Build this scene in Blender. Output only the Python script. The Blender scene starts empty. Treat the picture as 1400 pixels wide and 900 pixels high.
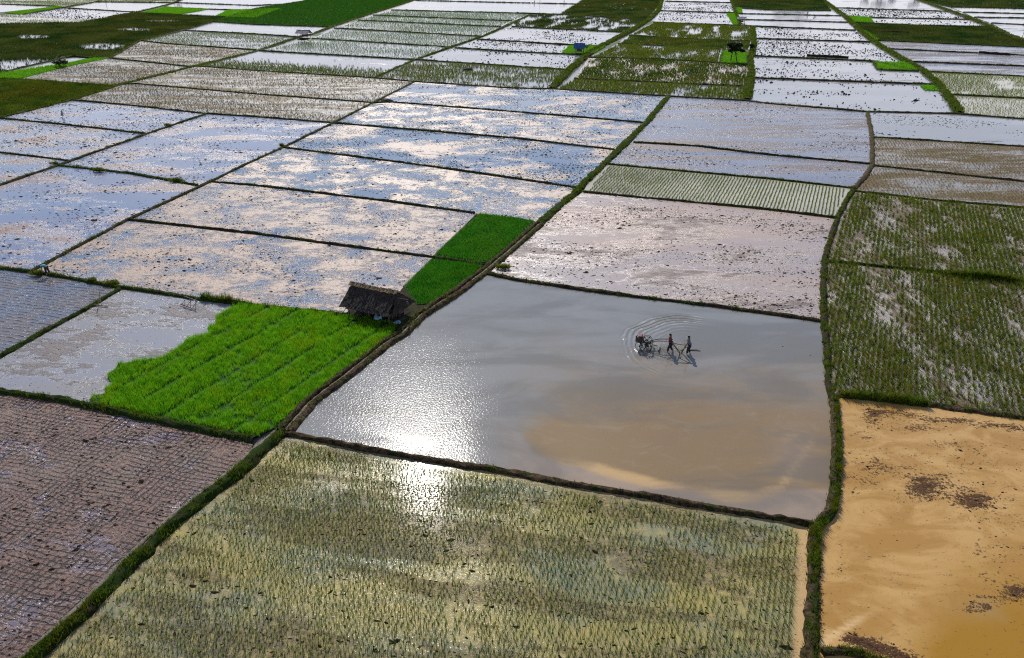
import bpy, bmesh, math, random
import numpy as np
from mathutils import Vector, Matrix, noise as mnoise

scene = bpy.context.scene
C = scene.collection
R = math.radians
rng = np.random.default_rng(7)
random.seed(7)

# ---------------------------------------------------------------- camera
CAM_H, PITCH, F = 32.0, R(27.0), 1050.0
cam = bpy.data.cameras.new('camera'); cam_o = bpy.data.objects.new('camera', cam); C.objects.link(cam_o)
cam_o.location = (0, 0, CAM_H); cam_o.rotation_euler = (math.pi/2 - PITCH, 0, 0)
cam.sensor_width = 36; cam.lens = 36*F/1400; cam.clip_end = 20000; cam.clip_start = 0.5
scene.camera = cam_o

def W(x, y, z=0.0):
    """photo pixel (1400x900) -> point on the level z"""
    u = (x-700)/F; v = (450-y)/F
    dx, dy, dz = u, math.cos(PITCH)+v*math.sin(PITCH), -math.sin(PITCH)+v*math.cos(PITCH)
    t = (z-CAM_H)/dz
    return np.array([dx*t, dy*t])
def WP(pts): return np.array([W(*p) for p in pts])
def PX(P):
    """ground points (n,2) -> photo pixels"""
    X, Y, Z = P[:, 0], P[:, 1], -CAM_H
    d = Y*math.cos(PITCH) - Z*math.sin(PITCH)
    v = Y*math.sin(PITCH) + Z*math.cos(PITCH)
    return np.stack([700+F*X/d, 450-F*v/d], 1)

# ---------------------------------------------------------------- world, sun, exposure
SUN_PX = (577, 653)
g = W(*SUN_PX); sd = Vector((g[0], g[1], CAM_H)).normalized()      # mirrored sight line = direction to the sun
SUN_EL = math.asin(sd.z); SUN_AZ = math.atan2(sd.x, sd.y)
world = bpy.data.worlds.new('World'); scene.world = world; world.use_nodes = True

class NT:
    """small helper that writes node trees"""
    def __init__(s, tree): s.t = tree; s.n = tree.nodes; s.l = tree.links
    def new(s, typ, **kw):
        nd = s.n.new(typ)
        for k, v in kw.items(): setattr(nd, k, v)
        return nd
    def set(s, sock, v):
        if isinstance(v, bpy.types.NodeSocket): s.l.new(v, sock)
        elif v is not None:
            if isinstance(v, (tuple, list)) and len(v) == 3 and sock.type == 'RGBA': v = (*v, 1)
            sock.default_value = v
    def math(s, op, a, b=None, c=None, clamp=False):
        nd = s.new('ShaderNodeMath', operation=op, use_clamp=clamp)
        for i, v in enumerate((a, b, c)):
            if v is not None: s.set(nd.inputs[i], v)
        return nd.outputs[0]
    def vmath(s, op, a, b=None):
        nd = s.new('ShaderNodeVectorMath', operation=op)
        s.set(nd.inputs[0], a)
        if b is not None: s.set(nd.inputs[1], b)
        return nd.outputs[0]
    def noise(s, vec, scale, detail=4, rough=.55, dist=0.0, lac=2.0):
        nd = s.new('ShaderNodeTexNoise'); s.set(nd.inputs['Vector'], vec)
        nd.inputs['Scale'].default_value = scale; nd.inputs['Detail'].default_value = detail
        nd.inputs['Roughness'].default_value = rough; nd.inputs['Distortion'].default_value = dist
        nd.inputs['Lacunarity'].default_value = lac
        return nd.outputs[0]
    def ramp(s, v, a, b, lo=0.0, hi=1.0):
        nd = s.new('ShaderNodeMapRange', interpolation_type='SMOOTHSTEP')
        s.set(nd.inputs['Value'], v); s.set(nd.inputs['From Min'], a); s.set(nd.inputs['From Max'], b)
        s.set(nd.inputs['To Min'], lo); s.set(nd.inputs['To Max'], hi)
        return nd.outputs[0]
    def mix(s, f, a, b, typ='MIX'):
        nd = s.new('ShaderNodeMix', data_type='RGBA', blend_type=typ)
        s.set(nd.inputs[0], f); s.set(nd.inputs[6], a); s.set(nd.inputs[7], b)
        return nd.outputs[2]
    def fmix(s, f, a, b):
        nd = s.new('ShaderNodeMix', data_type='FLOAT')
        s.set(nd.inputs[0], f); s.set(nd.inputs[2], a); s.set(nd.inputs[3], b)
        return nd.outputs[0]
    def mapping(s, vec, rot=0.0, scale=(1, 1, 1), loc=(0, 0, 0)):
        nd = s.new('ShaderNodeMapping'); s.set(nd.inputs['Vector'], vec)
        nd.inputs['Rotation'].default_value = (0, 0, rot); nd.inputs['Scale'].default_value = scale
        nd.inputs['Location'].default_value = loc
        return nd.outputs[0]
    def bump(s, h, dist=1.0, strength=1.0, normal=None):
        nd = s.new('ShaderNodeBump'); s.set(nd.inputs['Height'], h)
        nd.inputs['Distance'].default_value = dist; s.set(nd.inputs['Strength'], strength)
        if normal is not None: s.set(nd.inputs['Normal'], normal)
        return nd.outputs[0]
    def pos(s): return s.new('ShaderNodeNewGeometry').outputs['Position']
    def attr(s, name): return s.new('ShaderNodeAttribute', attribute_name=name).outputs

n = NT(world.node_tree); n.n.clear()
sky = n.new('ShaderNodeTexSky', sky_type='NISHITA', sun_disc=False, sun_elevation=SUN_EL, sun_rotation=SUN_AZ,
            air_density=1.0, dust_density=0.25, ozone_density=4.0)
tc = n.new('ShaderNodeTexCoord').outputs['Generated']
sep = n.new('ShaderNodeSeparateXYZ'); n.l.new(tc, sep.inputs[0])
zz = n.math('MAXIMUM', sep.outputs['Z'], 0.0)
den = n.math('ADD', zz, 0.12)
cx = n.math('DIVIDE', sep.outputs['X'], den); cy = n.math('DIVIDE', sep.outputs['Y'], den)
cmb = n.new('ShaderNodeCombineXYZ'); n.l.new(cx, cmb.inputs[0]); n.l.new(cy, cmb.inputs[1])
cn = n.noise(cmb.outputs[0], 1.1, 7, .55, .3)
thin = n.ramp(cn, .50, .66)
hor = n.ramp(zz, .09, .30, 1.0, 0.0)                                # cloud bank low over the horizon
cov = n.math('MAXIMUM', n.math('MULTIPLY', thin, .55), n.math('MULTIPLY', hor, .93))
cloud_col = n.mix(n.ramp(cn, .3, .7), (9.7, 9.9, 11.0), (11.7, 11.5, 11.9))
skymix = n.mix(cov, sky.outputs[0], cloud_col)
bg = n.new('ShaderNodeBackground'); n.set(bg.inputs['Color'], skymix); bg.inputs['Strength'].default_value = 0.1
n.l.new(bg.outputs[0], n.new('ShaderNodeOutputWorld').inputs[0])

sun = bpy.data.lights.new('sun', 'SUN'); sun_o = bpy.data.objects.new('sun', sun); C.objects.link(sun_o)
sun.energy = 4.6; sun.angle = R(0.55); sun.color = (1, .95, .87)
sun_o.rotation_euler = sd.to_track_quat('Z', 'Y').to_euler(); sun_o.location = sd*300

scene.view_settings.view_transform = 'Standard'; scene.view_settings.look = 'None'
scene.view_settings.exposure = 0.04; scene.view_settings.gamma = 1.0
cy_ = scene.cycles
cy_.use_denoising = False; cy_.filter_width = 1.15; cy_.max_bounces = 5; cy_.glossy_bounces = 3; cy_.diffuse_bounces = 2
cy_.transmission_bounces = 3; cy_.sample_clamp_direct = 6; cy_.sample_clamp_indirect = 3; cy_.caustics_reflective = False

# ---------------------------------------------------------------- object helpers
def tag(o, label=None, cat=None, group=None, kind=None):
    if label: o['label'] = label
    if cat: o['category'] = cat
    if group: o['group'] = group
    if kind: o['kind'] = kind
    return o
def link(name, me, mat=None, parent=None):
    o = bpy.data.objects.new(name, me); C.objects.link(o)
    if mat is not None and me is not None and not me.materials: me.materials.append(mat)
    if parent is not None: o.parent = parent
    return o
def np_mesh(name, V, T, smooth=False, attrs=None):
    """V (n,3), T (m,3) or (m,4) faces"""
    me = bpy.data.meshes.new(name); V = np.asarray(V, dtype=np.float32); T = np.asarray(T, dtype=np.int32)
    k = T.shape[1]
    me.vertices.add(len(V)); me.vertices.foreach_set('co', V.ravel())
    me.loops.add(T.size); me.loops.foreach_set('vertex_index', T.ravel())
    me.polygons.add(len(T)); me.polygons.foreach_set('loop_start', np.arange(0, T.size, k, dtype=np.int32))
    me.polygons.foreach_set('loop_total', np.full(len(T), k, dtype=np.int32))
    me.polygons.foreach_set('use_smooth', np.full(len(T), smooth, dtype=bool))
    for an, av in (attrs or {}).items():
        a = me.attributes.new(an, 'FLOAT', 'POINT'); a.data.foreach_set('value', np.asarray(av, dtype=np.float32))
    me.update(calc_edges=True); me.validate()
    return me
class MB:
    """collects bars, boxes and tubes into one mesh"""
    def __init__(s): s.bm = bmesh.new()
    def box(s, c, size, rot=None, jit=0.0):
        m = Matrix.Translation(Vector(c)) @ (rot.to_4x4() if rot else Matrix.Identity(4)) @ Matrix.Diagonal((*size, 1))
        r = bmesh.ops.create_cube(s.bm, size=1, matrix=m)
        if jit:
            for v in r['verts']: v.co += Vector((random.uniform(-jit, jit), random.uniform(-jit, jit), random.uniform(-jit, jit)))
        return s
    def tube(s, a, b, r1, r2=None, seg=7, bend=0.0):
        a = Vector(a); b = Vector(b); r2 = r1 if r2 is None else r2
        d = b-a; L = d.length; q = d.to_track_quat('Z', 'Y').to_matrix().to_4x4()
        ns = 4 if bend else 1
        off = Vector((random.uniform(-1, 1), random.uniform(-1, 1), 0))*bend
        prev = a; pr = r1
        for i in range(1, ns+1):
            t = i/ns; p = a+d*t+off*math.sin(math.pi*t) if bend else b
            rr = r1+(r2-r1)*t; dd = p-prev
            m = Matrix.Translation((p+prev)/2) @ dd.to_track_quat('Z', 'Y').to_matrix().to_4x4()
            bmesh.ops.create_cone(s.bm, cap_ends=True, segments=seg, radius1=pr, radius2=rr, depth=dd.length*1.02, matrix=m)
            prev = p; pr = rr
        return s
    def ball(s, c, size, sub=2, jit=0.0):
        m = Matrix.Translation(Vector(c)) @ Matrix.Diagonal((*size, 1))
        r = bmesh.ops.create_icosphere(s.bm, subdivisions=sub, radius=1, matrix=m)
        if jit:
            for v in r['verts']:
                v.co += (v.co-Vector(c))*mnoise.noise(v.co*2.7)*jit
        return s
    def build(s, name, mat, parent=None, smooth=False):
        me = bpy.data.meshes.new(name); s.bm.to_mesh(me); s.bm.free()
        if smooth: me.polygons.foreach_set('use_smooth', [True]*len(me.polygons))
        return link(name, me, mat, parent)
def empty(name, loc, rz=0.0):
    o = bpy.data.objects.new(name, None); C.objects.link(o)
    o.location = loc; o.rotation_euler = (0, 0, rz); o.empty_display_size = .3
    return o

# value noise in numpy (for scattering)
_perm = np.random.default_rng(3).random((256, 256))
def vn(P, scale, seed=0):
    X = P[:, 0]*scale+seed*17.3; Y = P[:, 1]*scale+seed*5.1
    xi = np.floor(X).astype(int); yi = np.floor(Y).astype(int); fx = X-xi; fy = Y-yi
    fx = fx*fx*(3-2*fx); fy = fy*fy*(3-2*fy)
    g = lambda a, b: _perm[a % 256, b % 256]
    return (g(xi, yi)*(1-fx)+g(xi+1, yi)*fx)*(1-fy)+(g(xi, yi+1)*(1-fx)+g(xi+1, yi+1)*fx)*fy
def fbm(P, scale, oct=4, seed=0):
    s = 0; a = 1; t = 0
    for i in range(oct): s = s+a*vn(P, scale*2**i, seed+i); t += a; a *= .55
    return s/t
def inside(P, poly):
    x, y = P[:, 0], P[:, 1]; r = np.zeros(len(P), bool); j = len(poly)-1
    for i in range(len(poly)):
        xi, yi = poly[i]; xj, yj = poly[j]
        if yi != yj:
            c = ((yi > y) != (yj > y)) & (x < (xj-xi)*(y-yi)/(yj-yi)+xi); r ^= c
        j = i
    return r
def seg_dist(P, pl, closed=False):
    d = np.full(len(P), 1e9); m = len(pl)
    for i in range(m if closed else m-1):
        a = np.asarray(pl[i], float); b = np.asarray(pl[(i+1) % m], float); ab = b-a
        t = np.clip(((P-a)@ab)/max(ab@ab, 1e-9), 0, 1)
        d = np.minimum(d, np.hypot(*(P-a-t[:, None]*ab).T))
    return d

# ---------------------------------------------------------------- materials
def principled(name):
    m = bpy.data.materials.new(name); m.use_nodes = True
    n = NT(m.node_tree); b = n.n['Principled BSDF']
    return m, n, b
CROSS = WP([(475, 610), (925, 687)]); d_ = CROSS[1]-CROSS[0]; ANG = math.atan2(d_[1], d_[0])      # direction of the cross banks
UX = np.array([math.cos(ANG), math.sin(ANG)]); UY = np.array([-UX[1], UX[0]])

def paddy(name, water=(.16, .15, .13), mud=(.20, .15, .12), mud2=(.10, .07, .055), thr=.55, soft=.03, scale=.16,
          stretch=(.55, 1.0), rw=.09, rm=.42, rip=.004, mbump=.05, ior=1.45, speck=.62, var=None, seed=0.0, ripscale=3.0, finew=.3, mspec=.5):
    """still turbid water with wet mud breaking its surface"""
    m, n, b = principled(name)
    P = n.mapping(n.pos(), loc=(seed, seed*1.7, 0))
    Q = n.mapping(P, rot=-ANG, scale=(stretch[0], stretch[1], 1))
    big = n.noise(Q, scale, 9, .66, .35)
    fine = n.noise(Q, 1.6, 6, .78)
    v = n.math('ADD', big, n.math('MULTIPLY', n.math('SUBTRACT', fine, .5), finew))
    mask = n.ramp(v, thr-soft, thr+soft)
    grit = n.noise(P, 5.5, 4, .7)
    mc = n.mix(n.ramp(grit, .38, .62), mud2, mud)
    dark = n.ramp(n.noise(Q, 1.7, 5, .72), speck, speck+.06)
    mc = n.mix(n.math('MULTIPLY', dark, .8), mc, (.035, .027, .022))
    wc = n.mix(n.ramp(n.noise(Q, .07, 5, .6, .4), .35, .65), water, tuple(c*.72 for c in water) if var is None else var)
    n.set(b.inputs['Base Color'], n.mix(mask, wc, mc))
    n.set(b.inputs['Roughness'], n.fmix(mask, rw, rm))
    b.inputs['IOR'].default_value = ior; n.set(b.inputs['Specular IOR Level'], n.fmix(mask, .5, mspec))
    hm = n.math('MULTIPLY', mask, n.math('ADD', .4, grit))
    bm = n.bump(hm, mbump, 1.0)
    r1 = n.noise(P, ripscale, 3, .6)
    n.set(b.inputs['Normal'], n.bump(r1, rip, 1.0, bm))
    return m

M = {}
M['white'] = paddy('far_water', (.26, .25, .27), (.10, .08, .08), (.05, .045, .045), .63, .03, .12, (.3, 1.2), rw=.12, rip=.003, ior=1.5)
M['blue'] = paddy('mud_and_sky_water', (.11, .155, .235), (.44, .33, .27), (.20, .12, .085), .505, .06, .22, (.8, 1.0), rw=.14, rm=.5, mbump=.05, ior=1.6, speck=.56, var=(.16, .19, .25), finew=.58, mspec=.33)  # blue sky reflection is put into the water colour, variants below too
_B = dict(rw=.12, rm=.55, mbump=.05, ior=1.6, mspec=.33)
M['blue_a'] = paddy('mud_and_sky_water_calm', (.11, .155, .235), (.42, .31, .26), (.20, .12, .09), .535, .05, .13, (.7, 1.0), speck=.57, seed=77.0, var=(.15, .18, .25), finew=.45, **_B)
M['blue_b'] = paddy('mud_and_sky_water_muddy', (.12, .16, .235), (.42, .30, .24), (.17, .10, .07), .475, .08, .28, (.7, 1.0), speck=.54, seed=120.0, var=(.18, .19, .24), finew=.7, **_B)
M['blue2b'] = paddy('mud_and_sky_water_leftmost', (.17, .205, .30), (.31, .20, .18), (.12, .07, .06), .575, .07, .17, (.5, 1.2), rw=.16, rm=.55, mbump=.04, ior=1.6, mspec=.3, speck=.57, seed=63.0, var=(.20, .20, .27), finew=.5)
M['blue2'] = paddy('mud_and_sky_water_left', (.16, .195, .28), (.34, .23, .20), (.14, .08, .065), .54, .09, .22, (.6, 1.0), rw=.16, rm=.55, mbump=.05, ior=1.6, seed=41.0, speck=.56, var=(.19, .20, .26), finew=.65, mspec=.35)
M['pale'] = paddy('pale_mud_water', (.20, .20, .25), (.20, .15, .15), (.09, .07, .07), .54, .05, .15, (.22, 1.3), rw=.2, rm=.6, ior=1.6, seed=12.0, finew=.6, mspec=.3)
M['pink'] = paddy('pink_mud_water', (.44, .32, .25), (.22, .16, .15), (.07, .05, .05), .57, .10, .2, (.35, 1.0), rw=.25, rm=.6, ior=1.5, seed=5.0, var=(.34, .29, .28), finew=.6, mspec=.25)
M['lilac'] = paddy('lilac_mud_water', (.26, .26, .30), (.20, .17, .17), (.09, .075, .075), .55, .06, .3, (.5, 1.0), rw=.22, rm=.6, finew=.7, mspec=.3, rip=.012, ior=1.5, seed=9.0, var=(.27, .25, .23), ripscale=2.2)
M['brown'] = paddy('brown_stubble_water', (.30, .275, .25), (.16, .11, .05), (.07, .055, .022), .49, .07, .2, (.3, 1.2), rw=.2, rm=.7, finew=.55, mspec=.2, ior=1.5, seed=23.0)
M['row'] = paddy('rice_water', (.25, .24, .15), (.22, .17, .10), (.12, .09, .05), .64, .05, .2, (.5, 1.0), rw=.16, ior=1.45, seed=31.0, var=(.17, .175, .15))
M['rowpale'] = paddy('pale_rice_water', (.52, .46, .34), (.22, .17, .12), (.12, .09, .06), .70, .05, .2, (.5, 1.0), rw=.2, ior=1.5, seed=35.0)
M['wet'] = paddy('wet_field_water', (.36, .30, .26), (.19, .13, .08), (.05, .038, .02), .47, .09, .3, (1.2, .5), rw=.2, rm=.7, finew=.7, mspec=.2, ior=1.55, seed=3.0)

def green_ground(name, a, b_, sc=1.5):
    m, n, b = principled(name); P = n.pos()
    n.set(b.inputs['Base Color'], n.mix(n.ramp(n.noise(P, sc, 6, .65), .35, .65), a, b_))
    b.inputs['Roughness'].default_value = .9; b.inputs['Specular IOR Level'].default_value = .2
    n.set(b.inputs['Normal'], n.bump(n.noise(P, 4, 5, .7), .25))
    return m
M['greenbright'] = green_ground('seedling_bed', (.02, .075, .004), (.045, .14, .006))
M['greenmid'] = green_ground('mid_green_bed', (.015, .08, .004), (.03, .12, .005))
M['greendark'] = green_ground('dense_green_field', (.014, .05, .012), (.028, .085, .014), .4)
M['marsh'] = green_ground('marsh_ground', (.018, .03, .010), (.045, .055, .016), .25)
M['olive'] = green_ground('rough_grass_ground', (.03, .05, .008), (.08, .10, .012), .25)

def leaf(name, a, b_, scale=.8, trans=.45, spec=.3):
    m, n, b = principled(name); P = n.pos()
    col = n.mix(n.ramp(n.noise(P, scale, 5, .65), .34, .66), a, b_)
    hs = tuple(min(1, (x+y)*.5*k_) for x, y, k_ in zip(a, b_, (1.9, 1.05, .8)))
    col = n.mix(n.ramp(n.noise(n.mapping(P, loc=(17, 3, 0)), scale*.28, 6, .7), .48, .64, 0, .55), col, hs)
    n.set(b.inputs['Base Color'], col); b.inputs['Roughness'].default_value = .7
    b.inputs['Specular IOR Level'].default_value = spec*.5
    tr = n.new('ShaderNodeBsdfTranslucent'); n.set(tr.inputs['Color'], col)
    mx = n.new('ShaderNodeMixShader'); mx.inputs[0].default_value = trans
    n.l.new(b.outputs[0], mx.inputs[1]); n.l.new(tr.outputs[0], mx.inputs[2])
    n.l.new(mx.outputs[0], n.n['Material Output'].inputs[0])
    return m
L = {}
L['bright'] = leaf('bright_rice_leaf', (.075, .26, .008), (.14, .38, .012), .9, .5)
L['nursery'] = leaf('nursery_leaf', (.05, .19, .004), (.16, .40, .010), 1.8, .55)
L['deep'] = leaf('deep_green_leaf', (.02, .09, .008), (.04, .14, .012), .5, .4, .15)
L['dark'] = leaf('dark_field_leaf', (.014, .045, .008), (.085, .105, .020), .07, .35, .06)
L['rice'] = leaf('rice_leaf', (.035, .08, .008), (.15, .22, .025), 1.6, .4, .08)
L['spring'] = leaf('pale_rice_leaf', (.06, .15, .03), (.13, .22, .05), .15, .35, .1)
L['oldstraw'] = leaf('old_stubble', (.05, .045, .014), (.13, .11, .04), .2, .3, .1)
L['mid'] = leaf('mid_green_leaf', (.022, .13, .004), (.045, .20, .007), .6, .45, .1)
L['olive'] = leaf('olive_leaf', (.022, .055, .006), (.095, .13, .012), .16, .4, .06)
L['weed'] = leaf('weed_leaf', (.010, .028, .002), (.14, .19, .016), 2.0, .5, .04)
L['bankweed'] = leaf('bank_weed_leaf', (.012, .028, .003), (.11, .17, .012), 2.2, .5, .04)
L['straw'] = leaf('stubble_straw', (.16, .13, .05), (.28, .23, .10), .6, .3)
L['tree'] = leaf('tree_leaf', (.012, .022, .010), (.03, .045, .014), .8, .15, .2)

def earth(name, a, b_, g_, gamt=.5):
    m, n, b = principled(name); P = n.pos()
    c = n.mix(n.ramp(n.noise(P, 3.2, 6, .7), .38, .62), a, b_)
    gm = n.ramp(n.noise(P, .9, 6, .72), .62-gamt*.3, .70-gamt*.3)
    n.set(b.inputs['Base Color'], n.mix(gm, c, g_)); b.inputs['Roughness'].default_value = .9; b.inputs['Specular IOR Level'].default_value = .12
    n.set(b.inputs['Normal'], n.bump(n.noise(P, 5, 6, .8), .30))
    return m
M['bank'] = earth('bank_earth', (.022, .016, .010), (.085, .058, .034), (.028, .045, .006), .45)
M['bankgreen'] = earth('grassy_bank_earth', (.02, .018, .007), (.07, .055, .02), (.025, .05, .005), .8)
M['bankdry'] = earth('dry_bank_earth', (.035, .024, .014), (.15, .10, .055), (.035, .05, .008), .3)
M['track'] = earth('worn_track_earth', (.26, .22, .18), (.38, .33, .27), (.2, .17, .1), .0)
M['clod'] = earth('mud_clod', (.014, .010, .008), (.045, .032, .022), (.05, .04, .03), .0)

# painted ponds: silt carried by the water, read from vertex attributes
def pond_mat():
    m, n, b = principled('pond_water'); P = n.pos(); a = n.attr('silt')['Fac']; tan = n.attr('tan')['Fac']; rp = n.attr('ripple')['Fac']
    Q = n.mapping(P, rot=-ANG, scale=(.45, 1, 1))
    w = n.noise(Q, .35, 7, .62, .9)
    base = n.mix(n.ramp(n.math('ADD', a, n.math('MULTIPLY', n.math('SUBTRACT', w, .5), .7)), .1, .95), (.225, .222, .215), (.235, .16, .082))
    band = n.ramp(n.math('ADD', tan, n.math('MULTIPLY', n.math('SUBTRACT', w, .5), .9)), .35, .95)
    base = n.mix(n.math('MULTIPLY', band, .95), base, (.50, .33, .15))
    pal = n.ramp(n.attr('pale')['Fac'], 0, 1)
    base = n.mix(n.math('MULTIPLY', pal, n.math('SUBTRACT', .85, n.math('MULTIPLY', band, .6))), base, (.36, .25, .17))
    sw = n.ramp(n.noise(n.mapping(P, scale=(.5, .8, 1)), .7, 9, .75, .8), .50, .70)
    base = n.mix(n.math('MULTIPLY', sw, n.math('MULTIPLY', a, .22)), base, (.36, .31, .24))
    base = n.mix(n.math('MULTIPLY', n.ramp(n.noise(n.mapping(P, rot=-ANG, scale=(.4, 1, 1)), .16, 6, .6, .6), .42, .6), .55), base, (.13, .12, .105))
    base = n.mix(n.ramp(n.noise(P, 2.6, 3, .75), .74, .77, 0, .8), base, (.05, .04, .03))
    n.set(b.inputs['Base Color'], base); b.inputs['Roughness'].default_value = .06; b.inputs['IOR'].default_value = 1.45
    # wind ripples, mostly over the western half
    r1 = n.noise(n.mapping(P, scale=(1, .75, 1)), 6.0, 3, .6)
    h = n.math('MULTIPLY', r1, n.math('MULTIPLY', rp, .017))
    # rings thrown by the turning tractor
    c = W(948, 474); dv = n.vmath('SUBTRACT', n.vmath('ADD', P, n.vmath('SCALE', P)), (0, 0, 0)) if False else None
    wob = n.math('MULTIPLY', n.math('SUBTRACT', n.noise(P, .35, 2, .4), .5), 1.3)
    ln = n.new('ShaderNodeVectorMath', operation='DISTANCE'); n.set(ln.inputs[0], n.mapping(P, scale=(1, 1, 0))); ln.inputs[1].default_value = (c[0], c[1], 0)
    d = n.math('ADD', ln.outputs['Value'], wob)
    wave = n.math('MULTIPLY', n.math('SINE', n.math('MULTIPLY', d, 2*math.pi/.50)), n.ramp(n.noise(P, .7, 2, .5), .34, .58, .55, 1.15))
    env = n.math('MULTIPLY', n.ramp(d, 2.2, 5.9), n.ramp(d, 6.2, 6.6, 1, 0))
    h2 = n.math('MULTIPLY', wave, n.math('MULTIPLY', env, n.math('MULTIPLY', n.attr('wake')['Fac'], .030)))
    # churned water behind the machine
    ch = n.math('MULTIPLY', n.noise(P, 6.5, 3, .6), n.math('MULTIPLY', n.attr('churn')['Fac'], .20))
    n.set(b.inputs['Normal'], n.bump(n.math('ADD', n.math('ADD', h, h2), ch), 1.0))
    return m
M['pond'] = pond_mat()
def ochre_mat():
    m, n, b = principled('ochre_water'); P = n.pos(); dk = n.attr('dark')['Fac']; ye = n.attr('yellow')['Fac']; pal = n.attr('pale')['Fac']
    Q = n.mapping(P, rot=-ANG, scale=(.6, 1, 1)); w = n.noise(Q, .4, 8, .65, .8)
    base = n.mix(n.ramp(w, .38, .62), (.37, .20, .052), (.50, .305, .11))
    base = n.mix(n.ramp(n.math('ADD', ye, n.math('MULTIPLY', n.math('SUBTRACT', w, .5), .8)), .3, .8), base, (.32, .165, .018))
    base = n.mix(n.ramp(n.math('ADD', n.attr('grey')['Fac'], n.math('MULTIPLY', n.math('SUBTRACT', w, .5), .8)), .3, .9), base, (.35, .24, .12))
    f = n.noise(P, 4.2, 6, .78)
    f2 = n.noise(n.mapping(P, rot=-ANG-.25, scale=(.5, 1.3, 1)), .9, 5, .7, .6)
    mk = n.ramp(n.math('ADD', dk, n.math('ADD', n.math('MULTIPLY', n.math('SUBTRACT', f, .5), 3.6), n.math('MULTIPLY', n.math('SUBTRACT', f2, .5), 2.2))), .58, .80)
    sp = n.ramp(n.math('ADD', n.noise(P, 2.8, 4, .78), n.math('MULTIPLY', n.noise(P, .3, 3, .5), .25)), .755, .785)
    mk = n.math('MAXIMUM', mk, n.math('MULTIPLY', sp, .35))
    base = n.mix(mk, base, n.mix(n.ramp(f, .4, .6), (.03, .015, .010), (.12, .06, .03)))
    base = n.mix(n.ramp(pal, .05, .9), base, (.60, .40, .19))
    n.set(b.inputs['Base Color'], base); n.set(b.inputs['Roughness'], n.fmix(mk, .2, .8)); b.inputs['IOR'].default_value = 1.38; n.set(b.inputs['Specular IOR Level'], n.fmix(mk, .5, .12))
    n.set(b.inputs['Normal'], n.bump(n.math('MULTIPLY', mk, f), .06, 1.0, n.bump(n.noise(P, 5, 3, .6), .003)))
    return m
M['ochre'] = ochre_mat()
def fore_mat():
    m, n, b = principled('foreground_rice_water'); P = n.pos()
    Q = n.mapping(P, rot=-ANG, scale=(.6, 1, 1)); w = n.noise(Q, .22, 7, .62, .5)
    base = n.mix(n.ramp(w, .32, .66), (.20, .21, .145), (.37, .30, .11))
    br = n.ramp(n.noise(n.mapping(Q, loc=(40, 9, 0), scale=(.5, 1.6, 1)), .2, 6, .65), .46, .56)
    grit = n.noise(P, 6, 5, .75)
    base = n.mix(n.math('MULTIPLY', br, .55), base, (.15, .105, .055))
    mk = n.math('MULTIPLY', n.math('ADD', n.math('MULTIPLY', br, .85), .08), n.ramp(grit, .50, .60))
    base = n.mix(mk, base, (.06, .04, .02))
    base = n.mix(n.ramp(n.noise(n.mapping(P, loc=(3, 8, 0)), 2.3, 4, .7), .5, .62, 0, .55), base, (.42, .34, .13))
    base = n.mix(n.ramp(n.attr('sand')['Fac'], .2, .8), base, (.50, .33, .15))
    n.set(b.inputs['Base Color'], base); n.set(b.inputs['Roughness'], n.fmix(mk, .06, .6)); b.inputs['IOR'].default_value = 1.38
    h = n.math('ADD', n.math('MULTIPLY', n.noise(P, 6, 3, .55), .0016), n.math('MULTIPLY', mk, n.math('MULTIPLY', grit, .025)))
    n.set(b.inputs['Normal'], n.bump(h, 1.0))
    return m
M['fore'] = fore_mat()
def tilled_mat():
    m, n, b = principled('tilled_wet_mud'); P = n.pos()
    S1d = W(120, 835)-W(350, 622); a2 = math.atan2(S1d[1], S1d[0])
    wob = n.math('MULTIPLY', n.math('SUBTRACT', n.noise(P, .35, 5, .6), .5), 1.0)
    def lines(ang, per, sharp):
        v = n.vmath('DOT_PRODUCT', P, (-math.sin(ang), math.cos(ang), 0)) if False else None
        nd = n.new('ShaderNodeVectorMath', operation='DOT_PRODUCT'); n.set(nd.inputs[0], P); nd.inputs[1].default_value = (-math.sin(ang), math.cos(ang), 0)
        s = n.math('SINE', n.math('MULTIPLY', n.math('ADD', nd.outputs['Value'], wob), 2*math.pi/per))
        return n.ramp(s, sharp, .97)
    l1 = lines(ANG, .38, .35); l2 = lines(a2, .44, .35)
    br1 = n.ramp(n.noise(P, .35, 6, .75), .38, .52); br2 = n.ramp(n.noise(n.mapping(P, loc=(31, 7, 0)), .3, 6, .75), .42, .54)
    jit = n.ramp(n.noise(P, 2.2, 5, .75), .40, .52)
    ln = n.math('MULTIPLY', n.math('MAXIMUM', n.math('MULTIPLY', l1, br1), n.math('MULTIPLY', l2, br2)), jit)
    grit = n.noise(P, 4.5, 6, .78)
    base = n.mix(n.ramp(grit, .40, .60), (.055, .022, .016), (.26, .135, .095))
    base = n.mix(n.ramp(n.noise(P, .12, 5, .6), .45, .65, 0, .6), base, (.17, .12, .075))
    wet = n.ramp(n.noise(n.mapping(P, rot=-a2, scale=(.5, 1, 1)), .30, 6, .72, .4), .52, .60)
    base = n.mix(wet, base, (.17, .13, .15))
    base = n.mix(n.ramp(n.noise(P, 1.9, 5, .75), .56, .62, 0, .75), n.mix(ln, base, (.018, .010, .008)), (.03, .018, .014))
    n.set(b.inputs['Base Color'], base)
    n.set(b.inputs['Roughness'], n.fmix(wet, .38, .16)); b.inputs['IOR'].default_value = 1.5
    h = n.math('SUBTRACT', n.math('MULTIPLY', n.math('MULTIPLY', grit, n.math('SUBTRACT', 1, wet)), .13), n.math('MULTIPLY', ln, .09))
    n.set(b.inputs['Normal'], n.bump(h, 1.0))
    return m
M['tilled'] = tilled_mat()
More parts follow.
